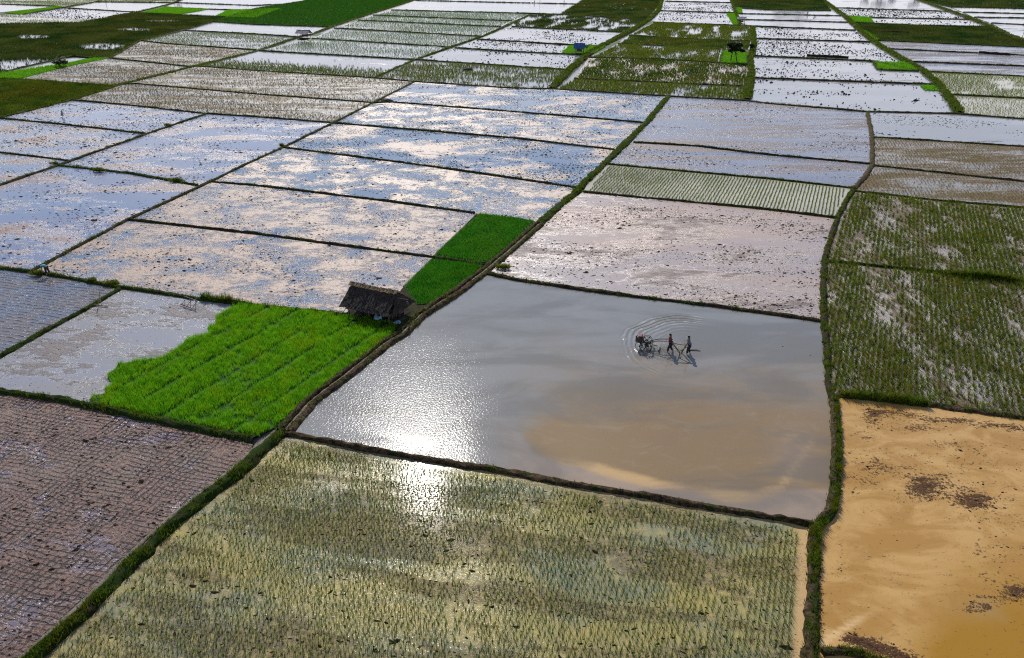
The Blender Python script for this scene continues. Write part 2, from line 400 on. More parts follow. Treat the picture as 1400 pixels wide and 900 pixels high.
def rowmud_mat():
    m, n, b = principled('raked_wet_mud'); P = n.pos()
    nd = n.new('ShaderNodeVectorMath', operation='DOT_PRODUCT'); n.set(nd.inputs[0], P); nd.inputs[1].default_value = (-math.sin(ANG), math.cos(ANG), 0)
    wob = n.math('MULTIPLY', n.math('SUBTRACT', n.noise(P, .35, 3, .5), .5), .7)
    s = n.math('SINE', n.math('MULTIPLY', n.math('ADD', nd.outputs['Value'], wob), 2*math.pi/.52))
    ln = n.math('MULTIPLY', n.ramp(s, .2, .9), n.ramp(n.noise(P, 1.2, 5, .7), .38, .55))
    w = n.ramp(n.noise(P, .2, 5, .6), .42, .6)
    base = n.mix(w, (.15, .13, .13), (.12, .14, .19)); base = n.mix(ln, base, (.06, .04, .032))
    n.set(b.inputs['Base Color'], base); b.inputs['Roughness'].default_value = .2; b.inputs['IOR'].default_value = 1.55
    n.set(b.inputs['Normal'], n.bump(ln, .05))
    return m
M['raked'] = rowmud_mat()

def simple(name, col, rough=.7, sc=8, amt=.35, bump=.02, metal=0.0):
    m, n, b = principled(name); P = n.new('ShaderNodeTexCoord').outputs['Object']
    f = n.ramp(n.noise(P, sc, 5, .65), .3, .7)
    n.set(b.inputs['Base Color'], n.mix(f, tuple(c*(1-amt) for c in col), tuple(min(1, c*(1+amt)) for c in col)))
    b.inputs['Roughness'].default_value = rough; b.inputs['Metallic'].default_value = metal
    n.set(b.inputs['Normal'], n.bump(n.noise(P, sc*2.5, 4, .7), bump))
    return m
M['thatch'] = simple('old_thatch', (.036, .026, .022), .95, 5, .8, .10)
M['thatch_sunlit'] = simple('sunlit_tone_thatch', (.22, .14, .07), .85, 9, .5, .05)  # lighter thatch copy: the ridge's sunlit brown is put into the colour
M['wood'] = simple('weathered_wood', (.11, .08, .055), .8, 6, .4)
M['bamboo'] = simple('bamboo_pole', (.30, .22, .12), .55, 5, .3)
M['plank'] = simple('plank_wood', (.14, .10, .07), .75, 6, .4)
M['tarp'] = simple('blue_tarp', (.03, .085, .25), .4, 2.5, .5, .05)
M['tarpgrey'] = simple('grey_tin_roof', (.10, .10, .14), .5, 2.5, .5, .03)
M['plastic'] = simple('pale_blue_plastic', (.14, .26, .38), .35, 5, .3)
M['orange'] = simple('orange_cloth', (.55, .20, .05), .8, 6, .3)
M['red'] = simple('red_enamel', (.24, .010, .008), .7, 5, .25)
M['iron'] = simple('dirty_iron', (.05, .048, .045), .5, 9, .5, .02, .3)
M['rubber'] = simple('black_rubber', (.02, .02, .02), .7, 9, .4)
M['skin'] = simple('brown_skin', (.22, .12, .07), .55, 20, .15, .002)
M['hair'] = simple('black_hair', (.01, .009, .008), .6, 30, .3, .004)
M['shirt_maroon'] = simple('maroon_cloth', (.13, .018, .025), .85, 12, .3, .01)
M['shirt_grey'] = simple('slate_cloth', (.10, .13, .17), .85, 12, .3, .01)
M['shirt_teal'] = simple('teal_cloth', (.03, .25, .36), .85, 12, .3, .01)
M['trousers'] = simple('dark_cloth', (.018, .02, .03), .85, 12, .3, .01)
M['greycloth'] = simple('faded_grey_cloth', (.3, .29, .3), .85, 12, .4, .02)
M['white_feather'] = simple('white_feather', (.8, .8, .78), .7, 12, .1, .01)
M['bark'] = simple('tree_bark', (.05, .04, .032), .85, 7, .4, .05)

# ---------------------------------------------------------------- ground
def ground():
    m, n, b = principled('paddy_plain'); P = n.pos()
    v = n.new('ShaderNodeTexVoronoi', distance='CHEBYCHEV', feature='F1'); n.set(v.inputs['Vector'], n.mapping(P, rot=-ANG, scale=(.022, .06, 1)))
    v.inputs['Scale'].default_value = 1; v.inputs['Randomness'].default_value = .55
    sp = n.new('ShaderNodeSeparateColor'); n.l.new(v.outputs['Color'], sp.inputs[0])
    isg = n.ramp(sp.outputs[0], .55, .57)
    gcol = n.mix(n.noise(P, .3, 5, .6), (.03, .06, .015), (.07, .10, .02))
    n.set(b.inputs['Base Color'], n.mix(isg, (.17, .15, .14), gcol))
    n.set(b.inputs['Roughness'], n.fmix(isg, .15, .9)); b.inputs['IOR'].default_value = 1.45
    n.set(b.inputs['Normal'], n.bump(n.noise(P, 1.5, 4, .6), .02))
    s = 9000
    me = np_mesh('ground', [(-s, -200, -.12), (s, -200, -.12), (s, 2*s, -.12), (-s, 2*s, -.12)], [(0, 1, 2, 3)])
    tag(link('ground', me, m), kind='structure')
ground()

zi = [0]
def poly_mesh(pts, z, res=None):
    bm = bmesh.new(); vs = [bm.verts.new((p[0], p[1], z)) for p in pts]
    bm.faces.new(vs); bmesh.ops.recalc_face_normals(bm, faces=bm.faces)
    f = bm.faces[:] if False else list(bm.faces)
    if f[0].normal.z < 0: bmesh.ops.reverse_faces(bm, faces=f)
    if res:
        P = np.asarray(pts); lo = P.min(0); hi = P.max(0)
        for ax in (0, 1):
            for c in np.arange(lo[ax]+res, hi[ax], res):
                co = [0, 0, 0]; co[ax] = c; no = [0, 0, 0]; no[ax] = 1
                bmesh.ops.bisect_plane(bm, geom=bm.verts[:]+bm.edges[:]+bm.faces[:], plane_co=co, plane_no=no, dist=1e-5)
    else:
        bmesh.ops.triangulate(bm, faces=list(bm.faces))
    return bm
def field(px, mat, name='paddy_water', z=None, paint=None, res=.45):
    if z is None: z = (zi[0] % 6)*.004; zi[0] += 1
    bm = poly_mesh(WP(px), z, res if paint else None)
    me = bpy.data.meshes.new(name); bm.to_mesh(me); bm.free()
    if paint:
        V = np.empty(len(me.vertices)*3, np.float32); me.vertices.foreach_get('co', V); V = V.reshape(-1, 3)[:, :2].astype(float)
        for an, av in paint(V).items():
            a = me.attributes.new(an, 'FLOAT', 'POINT'); a.data.foreach_set('value', np.asarray(av, np.float32))
    return tag(link(name, me, M[mat]), kind='structure')

# ---------------------------------------------------------------- scattered plants and clods
def blades(P, h, nb=5, w=.03, spread=.07, lean=.35, bend=True, z0=0.0, hvar=.3, seed=1):
    """tufts of thin triangular leaves at the points P (n,2)"""
    r = np.random.default_rng(seed); n_ = len(P)
    if n_ == 0: return np.zeros((0, 3)), np.zeros((0, 3), int)
    P = np.repeat(P, nb, 0); k = len(P); z0 = np.repeat(z0, nb) if np.ndim(z0) else z0
    a = r.uniform(0, 2*np.pi, k); rad = spread*np.sqrt(r.random(k))
    H = (np.repeat(h, nb) if np.ndim(h) else h)*(1+hvar*r.uniform(-1, 1, k))
    bx = P[:, 0]+rad*np.cos(a); by = P[:, 1]+rad*np.sin(a)
    la = a+r.normal(0, .6, k); ln = lean*H*r.random(k)
    tx = bx+ln*np.cos(la); ty = by+ln*np.sin(la)
    wa = r.uniform(-.7, .7, k)                                        # leaves turned roughly across the sight line
    wx = np.cos(wa)*w*.5; wy = np.sin(wa)*w*.5
    z = np.zeros(k)+z0
    V = np.empty((k, 3, 3)); V[:, 0] = np.stack([bx-wx, by-wy, z-.03], 1); V[:, 1] = np.stack([bx+wx, by+wy, z-.03], 1); V[:, 2] = np.stack([tx, ty, z+H], 1)
    return V.reshape(-1, 3), np.arange(k*3).reshape(-1, 3)
def grid_pts(poly, a, b, jit=.2, ang=None, inset=.4, keep=None, seed=1, clip=True):
    """planting grid inside poly (ground coordinates)"""
    r = np.random.default_rng(seed); ang = ANG if ang is None else ang
    u = np.array([math.cos(ang), math.sin(ang)]); v = np.array([-u[1], u[0]])
    P = np.asarray(poly); U = P@u; Vv = P@v
    gu, gv = np.meshgrid(np.arange(U.min(), U.max(), a), np.arange(Vv.min(), Vv.max(), b)); gu = gu.ravel(); gv = gv.ravel()
    gu = gu+r.normal(0, jit*a, len(gu)); gv = gv+r.normal(0, jit*b, len(gv))
    Q = gu[:, None]*u+gv[:, None]*v
    Q = Q[inside(Q, P)]
    if clip:
        q = PX(Q); Q = Q[(q[:, 0] > -70) & (q[:, 0] < 1470) & (q[:, 1] < 960)]
    if inset > 0: Q = Q[seg_dist(Q, P, True) > inset]
    if keep is not None: Q = Q[keep(Q, r)]
    return Q
NT_ = [0]
def crop(px, leafmat, label, a=.3, b=.3, h=.4, nb=5, w=.03, spread=.06, lean=.3, inset=.5, keep=None, jit=.12, seed=1, z0=0.0, ang=None, name='rice_plants', cat='rice plants'):
    Q = grid_pts(WP(px), a, b, jit, ang, inset, keep, seed)
    hh = h*(.75+.5*fbm(Q, .25, 3, seed)) if len(Q) else h
    V, T = blades(Q, hh, nb, w, spread, lean, seed=seed, z0=z0)
    if not len(T): return
    NT_[0] += len(T)
    return tag(link(name, np_mesh(name, V, T), L[leafmat]), label, cat, kind='stuff')
def keep_noise(scale, thr, soft=.1, seed=0, stretch=1.0, ystretch=1.0):
    def f(Q, r):
        S = np.stack([Q@UX*stretch, Q@UY*ystretch], 1)
        return fbm(S, scale*1.3, 4, seed) + soft*r.uniform(-1, 1, len(Q)) > thr
    return f
LUMP = np.array([(1, 0, 0), (.3, .95, 0), (-.8, .6, 0), (-.85, -.5, 0), (.2, -1, 0), (.15, .1, .75), (-.3, -.1, .6)])
LT = np.array([(0, 1, 5), (1, 2, 5), (2, 6, 5), (2, 3, 6), (3, 4, 6), (4, 5, 6), (4, 0, 5)])
CL = {}
def clods(key, Q, s, seed=1, flat=.5, elong=1.5):
    if not len(Q): return
    r = np.random.default_rng(seed); k = len(Q)
    S = s*np.exp(r.normal(0, .35, k)); a = r.normal(ANG, .6, k)
    v = LUMP[None]*(1+r.normal(0, .18, (k, 7, 3))); v[:, :, 0] *= elong
    x = v[:, :, 0]*np.cos(a)[:, None]-v[:, :, 1]*np.sin(a)[:, None]; y = v[:, :, 0]*np.sin(a)[:, None]+v[:, :, 1]*np.cos(a)[:, None]
    V = np.stack([x*S[:, None]+Q[:, :1], y*S[:, None]+Q[:, 1:2], v[:, :, 2]*S[:, None]*flat], 2)
    V[:, :5, 2] = -.03
    CL.setdefault(key, []).append(V.reshape(-1, 3))
def field_clods(key, px, per, s, thr=.55, scale=.15, seed=1, stretch=.5, soft=.12, flat=.5):
    Q = grid_pts(WP(px), per, per, .5, None, .3, keep_noise(scale, thr, soft, seed, stretch), seed)
    clods(key, Q, s, seed, flat)

# ---------------------------------------------------------------- banks
BG = []      # grass tufts on the banks: (points, height)
def resample(P, step):
    d = np.r_[0, np.cumsum(np.hypot(*np.diff(P, axis=0).T))]; k = max(2, int(d[-1]/step)+1)
    # gentle corner rounding
    s = np.linspace(0, d[-1], k); Q = np.stack([np.interp(s, d, P[:, 0]), np.interp(s, d, P[:, 1])], 1)
    if k > 6:
        for _ in range(2): Q[1:-1] = (Q[:-2]+2*Q[1:-1]+Q[2:])/4
    return Q
PROF = [(-1.25, -.55), (-1.0, .05), (-.72, .72), (-.35, .95), (.05, 1), (.4, .92), (.74, .66), (1.0, .02), (1.25, -.55)]
bank_i = [0]
def bank(px, width=.55, h=.26, mat='bank', grass=0.0, gh=.22, step=None, wob=.10, off=0.0, name='earth_bank'):
    """an earth bank along a line; width in metres, grass in tufts per metre"""
    P = WP(px); bank_i[0] += 1; sd_ = bank_i[0]
    dist = np.hypot(*P.mean(0)); step = step or max(.22, dist*.004)
    Q = resample(P, step); Tn = np.gradient(Q, axis=0); Tn /= np.hypot(*Tn.T)[:, None]+1e-9; N = np.stack([-Tn[:, 1], Tn[:, 0]], 1)
    Q = Q+N*(off+wob*width*(fbm(Q, .5, 3, sd_)-.5)[:, None]*2)
    k = len(Q); hw = width/2; m = len(PROF); V = np.empty((k, m, 3))
    for j, (u, z) in enumerate(PROF):
        jit = (vn(Q, 2.3, sd_*3+j)-.5)*.55+(vn(Q, .6, sd_+j*5)-.5)*.35
        o = hw*(.72+.56*vn(Q, .22, sd_+40))*(u+jit*(abs(u)+.25)); V[:, j, :2] = Q+N*o[:, None]
        V[:, j, 2] = h*z*(.8+.4*vn(Q, .3, sd_+60))*(1+((vn(Q, 2.1, sd_*7+j)-.5)*.8 if z > 0 else 0))+(bank_i[0] % 5)*.003
    V = V.reshape(-1, 3); a = np.arange(k-1)[:, None]*m+np.arange(m-1)[None]; a = a.ravel()
    T = np.stack([a, a+1, a+m+1, a+m], 1)[:, ::-1]
    o = tag(link(name, np_mesh(name, V, T, True), M[mat]), kind='structure')
    if grass > 0:
        r = np.random.default_rng(sd_); Ltot = np.hypot(*np.diff(Q, axis=0).T).sum(); cnt = int(grass*Ltot)
        t = r.uniform(0, k-1.001, cnt); i = t.astype(int); f = (t-i)[:, None]
        G = Q[i]*(1-f)+Q[i+1]*f; u = r.uniform(-.95, .95, cnt); G = G+N[i]*(u*hw)[:, None]
        kp = fbm(G, .6, 3, sd_+9)+r.uniform(-.2, .2, cnt) > .42
        zz_ = h*(1-np.abs(u)**3)*.9
        BG.append((G[kp], gh*(1+0*u[kp]), zz_[kp], dist))
    return o

S1a = [(-10, 952), (20, 926), (50, 899), (120, 835), (170, 782), (217, 735), (250, 707), (290, 675), (325, 648), (352, 622), (388, 592)]
S1b = [(388, 592), (425, 550), (475, 512), (525, 472), (550, 457), (575, 432), (625, 400), (662, 372), (700, 340), (737, 307)]
S1c = [(737, 307), (762, 285), (790, 260), (805, 245), (828, 223), (860, 192), (885, 167), (914, 132)]
S2 = [(755, 121), (780, 95), (807, 72), (840, 54), (860, 44), (885, 29), (900, 15), (905, 0), (912, -12)]
R1a = [(1107, 985), (1107, 900), (1109, 800), (1111, 725), (1122, 712)]
R1b = [(1120, 714), (1134, 700), (1139, 672), (1142, 625), (1140, 575), (1137, 545)]
R1c = [(1137, 545), (1132, 525), (1130, 475), (1126, 437), (1125, 400), (1127, 357), (1132, 337), (1142, 307), (1147, 294), (1162, 266), (1168, 258)]
R1d = [(1168, 258), (1183, 242), (1193, 226), (1192, 187), (1186, 154)]
R2 = [(1118, -12), (1125, 0), (1157, 24), (1180, 46), (1200, 61), (1230, 79), (1262, 97), (1282, 115), (1300, 137), (1312, 155)]
R3 = [(1225, -12), (1255, 0), (1300, 16), (1345, 33), (1365, 42), (1392, 54), (1480, 72)]
V1 = [(1029, 37), (1031, 62), (1025, 82), (1027, 100), (1022, 137)]
V0 = [(998, -10), (1000, 0), (1006, 18), (1012, 35)]
C1 = [(-80, 524), (0, 536), (100, 551), (200, 573), (275, 588), (348, 602)]
C2 = [(388, 594), (410, 597), (475, 610), (550, 624), (600, 632), (700, 647), (775, 662), (850, 674), (925, 687), (1050, 708), (1112, 718)]
C3 = [(664, 374), (700, 382), (800, 397), (875, 407), (975, 419), (1050, 429), (1124, 440)]
C4 = [(797, 263), (925, 275), (1050, 287), (1146, 299)]
C5 = [(830, 225), (937, 235), (1050, 245), (1166, 258)]
C6 = [(866, 195), (950, 200), (1050, 212), (1150, 221), (1192, 225)]
C7 = [(512, 107), (567, 112), (700, 121), (755, 122), (850, 128), (912, 132), (1020, 138), (1050, 142), (1185, 153), (1307, 156), (1400, 163), (1480, 170)]
L0 = [(-60, 176), (0, 161), (45, 150), (105, 135), (160, 117), (210, 105), (262, 92), (312, 80), (352, 70), (407, 51), (427, 47), (455, 36), (500, 21), (535, 10), (567, 0), (600, -12)]
L1 = [(42, 372), (175, 301), (278, 254), (337, 225), (387, 202), (455, 169), (512, 140), (567, 112)]
L1b = [(512, 107), (565, 83), (612, 66), (662, 49), (700, 32), (726, 20)]
L2 = [(-60, 278), (0, 254), (82, 226), (200, 184), (283, 156)]
J = [(-80, 360), (0, 367), (42, 372), (75, 377), (150, 391), (225, 402), (275, 410), (345, 418), (430, 427), (475, 432)]
K = [(164, 396), (112, 427), (70, 449), (0, 488), (-60, 520)]
G_ = [(287, 249), (350, 254), (525, 275), (649, 292)]
H_ = [(175, 301), (350, 320), (475, 337), (567, 349), (600, 353), (663, 363)]
I_ = [(386, 202), (567, 225), (700, 244), (788, 257)]
Cc = [(96, 137), (175, 144), (283, 156), (350, 160), (462, 169), (700, 189), (840, 205)]
Cb = [(510, 141), (535, 140), (700, 153), (879, 168)]
Dd = [(0, 162), (100, 172), (198, 183)]
Ee = [(-80, 203), (0, 209), (93, 220)]
Ff = [(82, 227), (175, 237), (270, 254)]
Bx = [(162, 116), (187, 115), (350, 129), (512, 141)]
Ba = [(264, 91), (285, 92), (350, 97), (512, 107)]
P_ = [(1128, 357), (1275, 372), (1400, 385), (1500, 396)]
Q_ = [(1138, 541), (1150, 541), (1270, 554), (1400, 572), (1520, 588)]
O_ = [(1168, 262), (1275, 274), (1400, 285), (1480, 294)]
N2 = [(1194, 227), (1400, 249), (1480, 258)]
M_ = [(1193, 188), (1400, 201), (1480, 209)]

# the wide spine: a grassy bank on the lower run, two ridges with a worn track above
bank(S1a, .95, .36, 'bankgreen', 30, .22)
bank(S1a, .30, .10, 'track', 0, off=.66, name='path')
bank(S1b, .52, .30, 'bankdry', 7, .14, off=.40)
bank(S1b, .52, .30, 'bankdry', 9, .14, off=-.38)
bank(S1b, .26, .14, 'track', 0, name='path')
bank(S1c, 1.15, .34, 'bankgreen', 26, .18)
bank(S2, 1.9, .5, 'bankgreen', 12, .3)
bank(R1a, .60, .32, 'bankdry', 14, .2); bank(R1a, .34, .30, 'bankgreen', 34, .22, off=-.20); bank(R1b, .55, .34, 'bankdry', 10, .18); bank(R1b, .34, .32, 'bankgreen', 34, .2, off=-.25)
bank(R1c, .60, .32, 'bank', 16, .18); bank(R1d, .75, .30, 'bankdry', 3, .13)
bank(R2, 1.9, .45, 'bankgreen', 12, .3); bank(R3, 2.2, .5, 'bank', 6, .3)
bank(V1, 1.8, .45, 'bankgreen', 12, .3); bank(V0, .8, .4, 'bank', 4, .3)
bank(C1, .62, .30, 'bankgreen', 16, .2); bank(C2, .46, .26, 'bankdry', 3, .12)
bank(C3, .48, .26, 'bank', 6, .18)
for c_, w_, gmat, gr in ((C4, .42, 'bank', 5), (C5, .40, 'bankgreen', 5), (C6, .5, 'bank', 3), (C7, .85, 'bank', 4), (L1, .62, 'bank', 4), (L1b, .9, 'bankgreen', 6),
                  (L2, .62, 'bank', 5), (J, .62, 'bankgreen', 11), (K, .62, 'bankgreen', 8), (G_, .42, 'bank', 3), (H_, .42, 'bank', 3), (I_, .45, 'bank', 3),
                  (Cc, .6, 'bank', 3), (Cb, .5, 'bank', 3), (Dd, .55, 'bank', 3), (Ee, .5, 'bank', 3), (Ff, .6, 'bankgreen', 6), (Bx, .6, 'bank', 3), (Ba, .6, 'bankgreen', 3),
                  (P_, .6, 'bankgreen', 22), (Q_, .75, 'bankdry', 12), (O_, .45, 'bank', 3), (N2, .5, 'bank', 3), (M_, .5, 'bank', 3), (L0, 1.5, 'bankgreen', 10)):
    bank(c_, w_*.82, .24, gmat, gr, .18)
bank([(1122, 892), (1150, 890), (1180, 898), (1215, 910), (1260, 935), (1330, 975)], .5, .24, 'bankdry', 26, .15)
bank([(345, 418), (275, 410)], .3, .30, 'bankgreen', 40, .42)
bank([(1290, 376), (1385, 385)], .5, .34, 'bankgreen', 90, .42); bank([(1150, 542), (1266, 555)], .5, .34, 'bankgreen', 90, .34)
FARB = [[(25, 109), (140, 117)], [(150, 80), (262, 92)], [(192, 56), (225, 60), (350, 69)], [(250, 42), (350, 47), (407, 51)], [(290, 30), (350, 34), (450, 37)],
        [(130, 80), (100, 77), (0, 100), (-60, 114)], [(150, 80), (192, 56), (250, 42), (312, 24), (350, 12), (425, 0)], [(190, 18), (312, 24)],
        [(32, 20), (85, 11), (132, 3), (150, -8)], [(85, 11), (187, 17)], [(150, 23), (187, 17), (240, 4), (265, -8)], [(-60, 4), (0, 6), (80, 9)], [(240, 4), (350, 8), (385, 6)], [(225, 10), (287, 13), (350, 15)], [(130, 3), (240, 4)],
        [(535, 14), (700, 18), (767, 20), (887, 27)], [(510, 21), (700, 29)], [(490, 28), (685, 37)], [(457, 39), (655, 50)], [(427, 53), (615, 65)], [(355, 70), (565, 82), (700, 91), (777, 96)],
        [(568, 1), (700, 4), (795, 6)], [(767, 20), (787, 7), (799, 0), (805, -8)], [(700, 37), (862, 45)], [(652, 54), (700, 57), (825, 64)], [(622, 66), (700, 71), (805, 76)], [(789, 12), (895, 19)],
        [(909, 2), (1000, 4)], [(903, 15), (1005, 18)], [(893, 31), (1003, 35), (1050, 37), (1170, 42)], [(860, 49), (950, 54), (1025, 57)], [(845, 60), (985, 67)], [(805, 79), (900, 81), (1022, 89)], [(785, 108), (1022, 119)],
        [(1005, 11), (1050, 14), (1135, 15)], [(1008, 19), (1150, 22)], [(1012, 27), (1160, 31)], [(1034, 53), (1190, 58)], [(1031, 77), (1190, 84), (1255, 98)], [(1028, 107), (1275, 116)],
        [(1143, 11), (1300, 16)], [(1157, 24), (1325, 27)], [(1165, 31), (1255, 35), (1352, 37)], [(1197, 56), (1400, 65), (1480, 73)], [(1205, 67), (1400, 76), (1480, 86)], [(1245, 85), (1400, 91), (1480, 98)], [(1270, 99), (1400, 105), (1480, 112)], [(1300, 130), (1400, 135), (1480, 144)],
        [(1300, 10), (1400, 12), (1480, 15)], [(1317, 17), (1400, 19), (1480, 24)], [(1332, 24), (1400, 25), (1480, 32)], [(1355, 32), (1400, 34), (1480, 40)], [(990, 67), (984, 86)], [(1194, 84), (1200, 96), (1255, 98)], [(652, 293), (592, 352)], [(590, 355), (552, 392)]]
for i, c_ in enumerate(FARB[:-2]): bank(c_, .75, .34, 'bankgreen' if i % 3 else 'bank', 1.5, .25)
for c_ in FARB[-2:]: bank(c_, .22, .14, 'track', 0)
for pts_, lab in (([(1103, 77), (1160, 80)], 0), ([(1205, 44), (1242, 46)], 0), ([(1338, 73), (1380, 76)], 0)): bank(pts_, .8, .6, 'clod', 0)

# ---------------------------------------------------------------- the paddies
FORE = [(-30, 985), (20, 932), (50, 905), (120, 839), (170, 786), (250, 711), (325, 652), (352, 626), (385, 598), (410, 598), (475, 611), (550, 625), (600, 633), (700, 648), (775, 663), (850, 675), (925, 688), (1050, 709), (1108, 718), (1106, 760), (1104, 850), (1103, 985)]
def paint_fore(V):
    q = PX(V); e = seg_dist(V, WP(R1a)); c2 = seg_dist(V, WP(C2))
    return {'sand': np.clip(1.3-e/.95, 0, 1)+np.clip(.9-c2/.7, 0, 1)*(q[:, 0] > 700)}
field(FORE, 'fore', paint=paint_fore, res=.6)
POND = [(389, 592), (410, 597), (475, 610), (550, 624), (600, 632), (700, 647), (775, 662), (850, 674), (925, 687), (1050, 708), (1112, 717), (1132, 703), (1138, 672), (1142, 625), (1139, 575), (1135, 545), (1131, 525), (1129, 475), (1125, 438), (1050, 428), (975, 418), (875, 406), (800, 396), (700, 381), (668, 375), (662, 374), (625, 401), (575, 433), (550, 458), (525, 473), (475, 513), (425, 551)]
BAND = [(730, 612), (765, 626), (820, 638), (880, 650), (940, 664), (990, 672), (1035, 673), (1068, 664), (1082, 640), (1098, 612), (1108, 600)]
EDGE = [(690, 520), (690, 560), (705, 592), (730, 612)]
def paint_pond(V):
    q = PX(V); x, y = q[:, 0], q[:, 1]
    bx = np.array([b[0] for b in BAND]); by = np.array([b[1] for b in BAND]); s = np.argsort(bx)
    yb = np.interp(x, [690]+list(bx[s][:8]), [560]+list(by[s][:8]))
    wv = 40*(fbm(V, .12, 4, 9)-.5)*2
    silt = np.clip((x+wv-650)/110, 0, 1)*np.clip((y+wv*.8-425)/170, 0, 1)
    below = np.clip((y-yb-2)/14, 0, 1)*np.clip((x-620)/90, 0, 1)
    silt = silt*(1-below)
    d = np.minimum(seg_dist(V, WP(BAND)), 99); dy = y-yb
    db = seg_dist(q+np.stack([wv*0, wv*.12], 1), [(b[0], b[1]+6) for b in BAND])
    tan = (.62+.5*fbm(V, .25, 3, 5))*np.exp(-(db/13)**2)*np.clip((x-700)/120, 0, 1)*(1-.2*np.clip((x-1060)/30, 0, 1))
    tan = np.maximum(tan, .75*np.exp(-(((x-1083)/24)**2+((y-598)/12)**2)))
    pale = np.clip(below*(x-560)/300, 0, .75)
    pale = np.maximum(pale, .6*np.exp(-(((x-1085)/35)**2+((y-620)/40)**2)))
    edge = 1-.9*np.clip((x-650)/70, 0, 1)*np.clip((y-430)/50, .0, 1)
    rip = np.clip(1.0-np.clip((x-610)/150, 0, 1)*.78-np.clip((470-y)/70, 0, 1)*.62, .08, 1)*(1-.75*below)
    calm = np.exp(-(((x-540)/70)**2+((y-603+.1*(540-x))/9)**2)); rip = rip*(1-.7*calm)
    ang = np.arctan2(V[:, 1]-W(948, 474)[1], V[:, 0]-W(948, 474)[0])
    wake = np.clip((np.cos(ang-R(152))-.05)/.35, 0, 1)*(1-.55*np.clip((y-470)/20, 0, 1))
    churn = np.exp(-(((x-910)/26)**2+((y-479)/9)**2))
    return {'silt': silt, 'tan': tan, 'pale': pale, 'ripple': rip, 'wake': wake, 'churn': churn}
field(POND, 'pond', paint=paint_pond, res=.45)
OCH = [(1140, 543), (1270, 556), (1400, 574), (1520, 588), (1570, 985), (1110, 985), (1111, 800), (1113, 725), (1122, 714), (1138, 700), (1141, 675), (1145, 625), (1143, 575)]
def paint_och(V):
    q = PX(V); x, y = q[:, 0], q[:, 1]
    def blob(cx_, cy_, rx, ry, amp=1.0): return amp*np.exp(-(((x-cx_)/rx)**2+((y-cy_)/ry)**2))
    dark = sum(blob(*b) for b in ((1262, 668, 32, 17, .95), (1330, 684, 30, 16, 1.05), (1195, 572, 14, 8, .7), (1336, 826, 24, 11, .7), (1390, 808, 26, 18, .7), (1180, 590, 20, 20, .2), (1190, 645, 35, 30, .35), (1150, 770, 8, 40, .4), (1250, 585, 50, 8, .5), (1330, 610, 60, 10, .3), (1290, 640, 120, 20, .25), (1370, 740, 50, 60, .25)))
    dark = dark+np.clip(1.1-seg_dist(q, [(1160, 872), (1205, 886), (1245, 905), (1290, 935)])/17, 0, 1)*1.1+np.clip(1-seg_dist(q, [(1121, 740), (1120, 800), (1122, 865)])/9, 0, 1)*.9
    dark = dark+np.clip(1-np.abs(y-(548+(x-1150)*.125)-8)/9, 0, 1)*.75*(x > 1180)
    ch = seg_dist(q, [(1124, 884), (1136, 870), (1152, 861), (1166, 852), (1190, 838), (1225, 826)])+5*(fbm(V, .9, 4, 3)-.5)*2
    pale = np.clip(1.15-ch/(5.5+np.clip((x-1150)/12, 0, 9)), 0, 1)*np.clip(1-(x-1145)/75, 0, 1)
    yel = np.clip((y-640-.3*(1400-x))/260, 0, .95)*np.clip((x-1150)/160, 0, 1)
    grey = blob(1330, 830, 75, 45, .55)+blob(1165, 800, 45, 60, .4)
    return {'dark': dark*(1-np.clip(pale*2, 0, 1)), 'yellow': yel, 'pale': pale, 'grey': grey}
field(OCH, 'ochre', paint=paint_och, res=.25)
TILL = [(-90, 523), (0, 536), (100, 551), (200, 573), (347, 602), (340, 630), (322, 648), (290, 673), (250, 704), (217, 732), (170, 779), (120, 832), (50, 896), (20, 924), (-30, 985), (-120, 985)]
field(TILL, 'tilled', 'mud_field')
PINK = [(664, 375), (700, 381), (800, 396), (875, 406), (975, 418), (1050, 428), (1125, 439), (1125, 400), (1127, 357), (1132, 337), (1142, 307), (1146, 299), (1050, 287), (925, 275), (797, 263), (762, 287), (737, 309), (700, 342)]
field(PINK, 'pink')
STRIPE = [(797, 263), (925, 275), (1050, 287), (1146, 299), (1162, 268), (1167, 258), (1050, 245), (937, 235), (830, 225), (806, 247)]
field(STRIPE, 'rowpale')
F06 = [(830, 225), (937, 235), (1050, 245), (1168, 258), (1184, 240), (1193, 224), (1150, 221), (1050, 212), (950, 200), (864, 194)]
F07 = [(864, 194), (950, 200), (1050, 212), (1150, 221), (1193, 225), (1192, 187), (1186, 154), (1050, 142), (1020, 138), (914, 132), (886, 167)]
F08 = [(1186, 154), (1307, 156), (1400, 163), (1480, 170), (1480, 209), (1400, 201), (1193, 188)]
F09 = [(1193, 188), (1400, 201), (1480, 209), (1480, 258), (1400, 249), (1194, 227)]
F10 = [(1194, 227), (1400, 249), (1480, 258), (1480, 294), (1400, 285), (1275, 274), (1168, 262)]
F11 = [(1166, 262), (1275, 274), (1400, 285), (1480, 294), (1480, 394), (1400, 385), (1275, 372), (1127, 357), (1133, 337), (1143, 307), (1148, 296)]
F12 = [(1127, 357), (1275, 372), (1400, 385), (1500, 396), (1520, 588), (1400, 573), (1270, 555), (1150, 542), (1136, 542), (1131, 475), (1127, 440), (1125, 400)]
for p_ in (F06, F07): field(p_, 'pale')
field(F08, 'white'); field(F09, 'brown'); field(F10, 'brown'); field(F11, 'wet'); field(F12, 'wet')
F15 = [(-80, 530), (0, 536), (100, 551), (200, 573), (300, 592), (300, 500), (345, 418), (275, 411), (225, 402), (164, 396), (112, 428), (72, 450), (0, 488)]
field(F15, 'lilac')
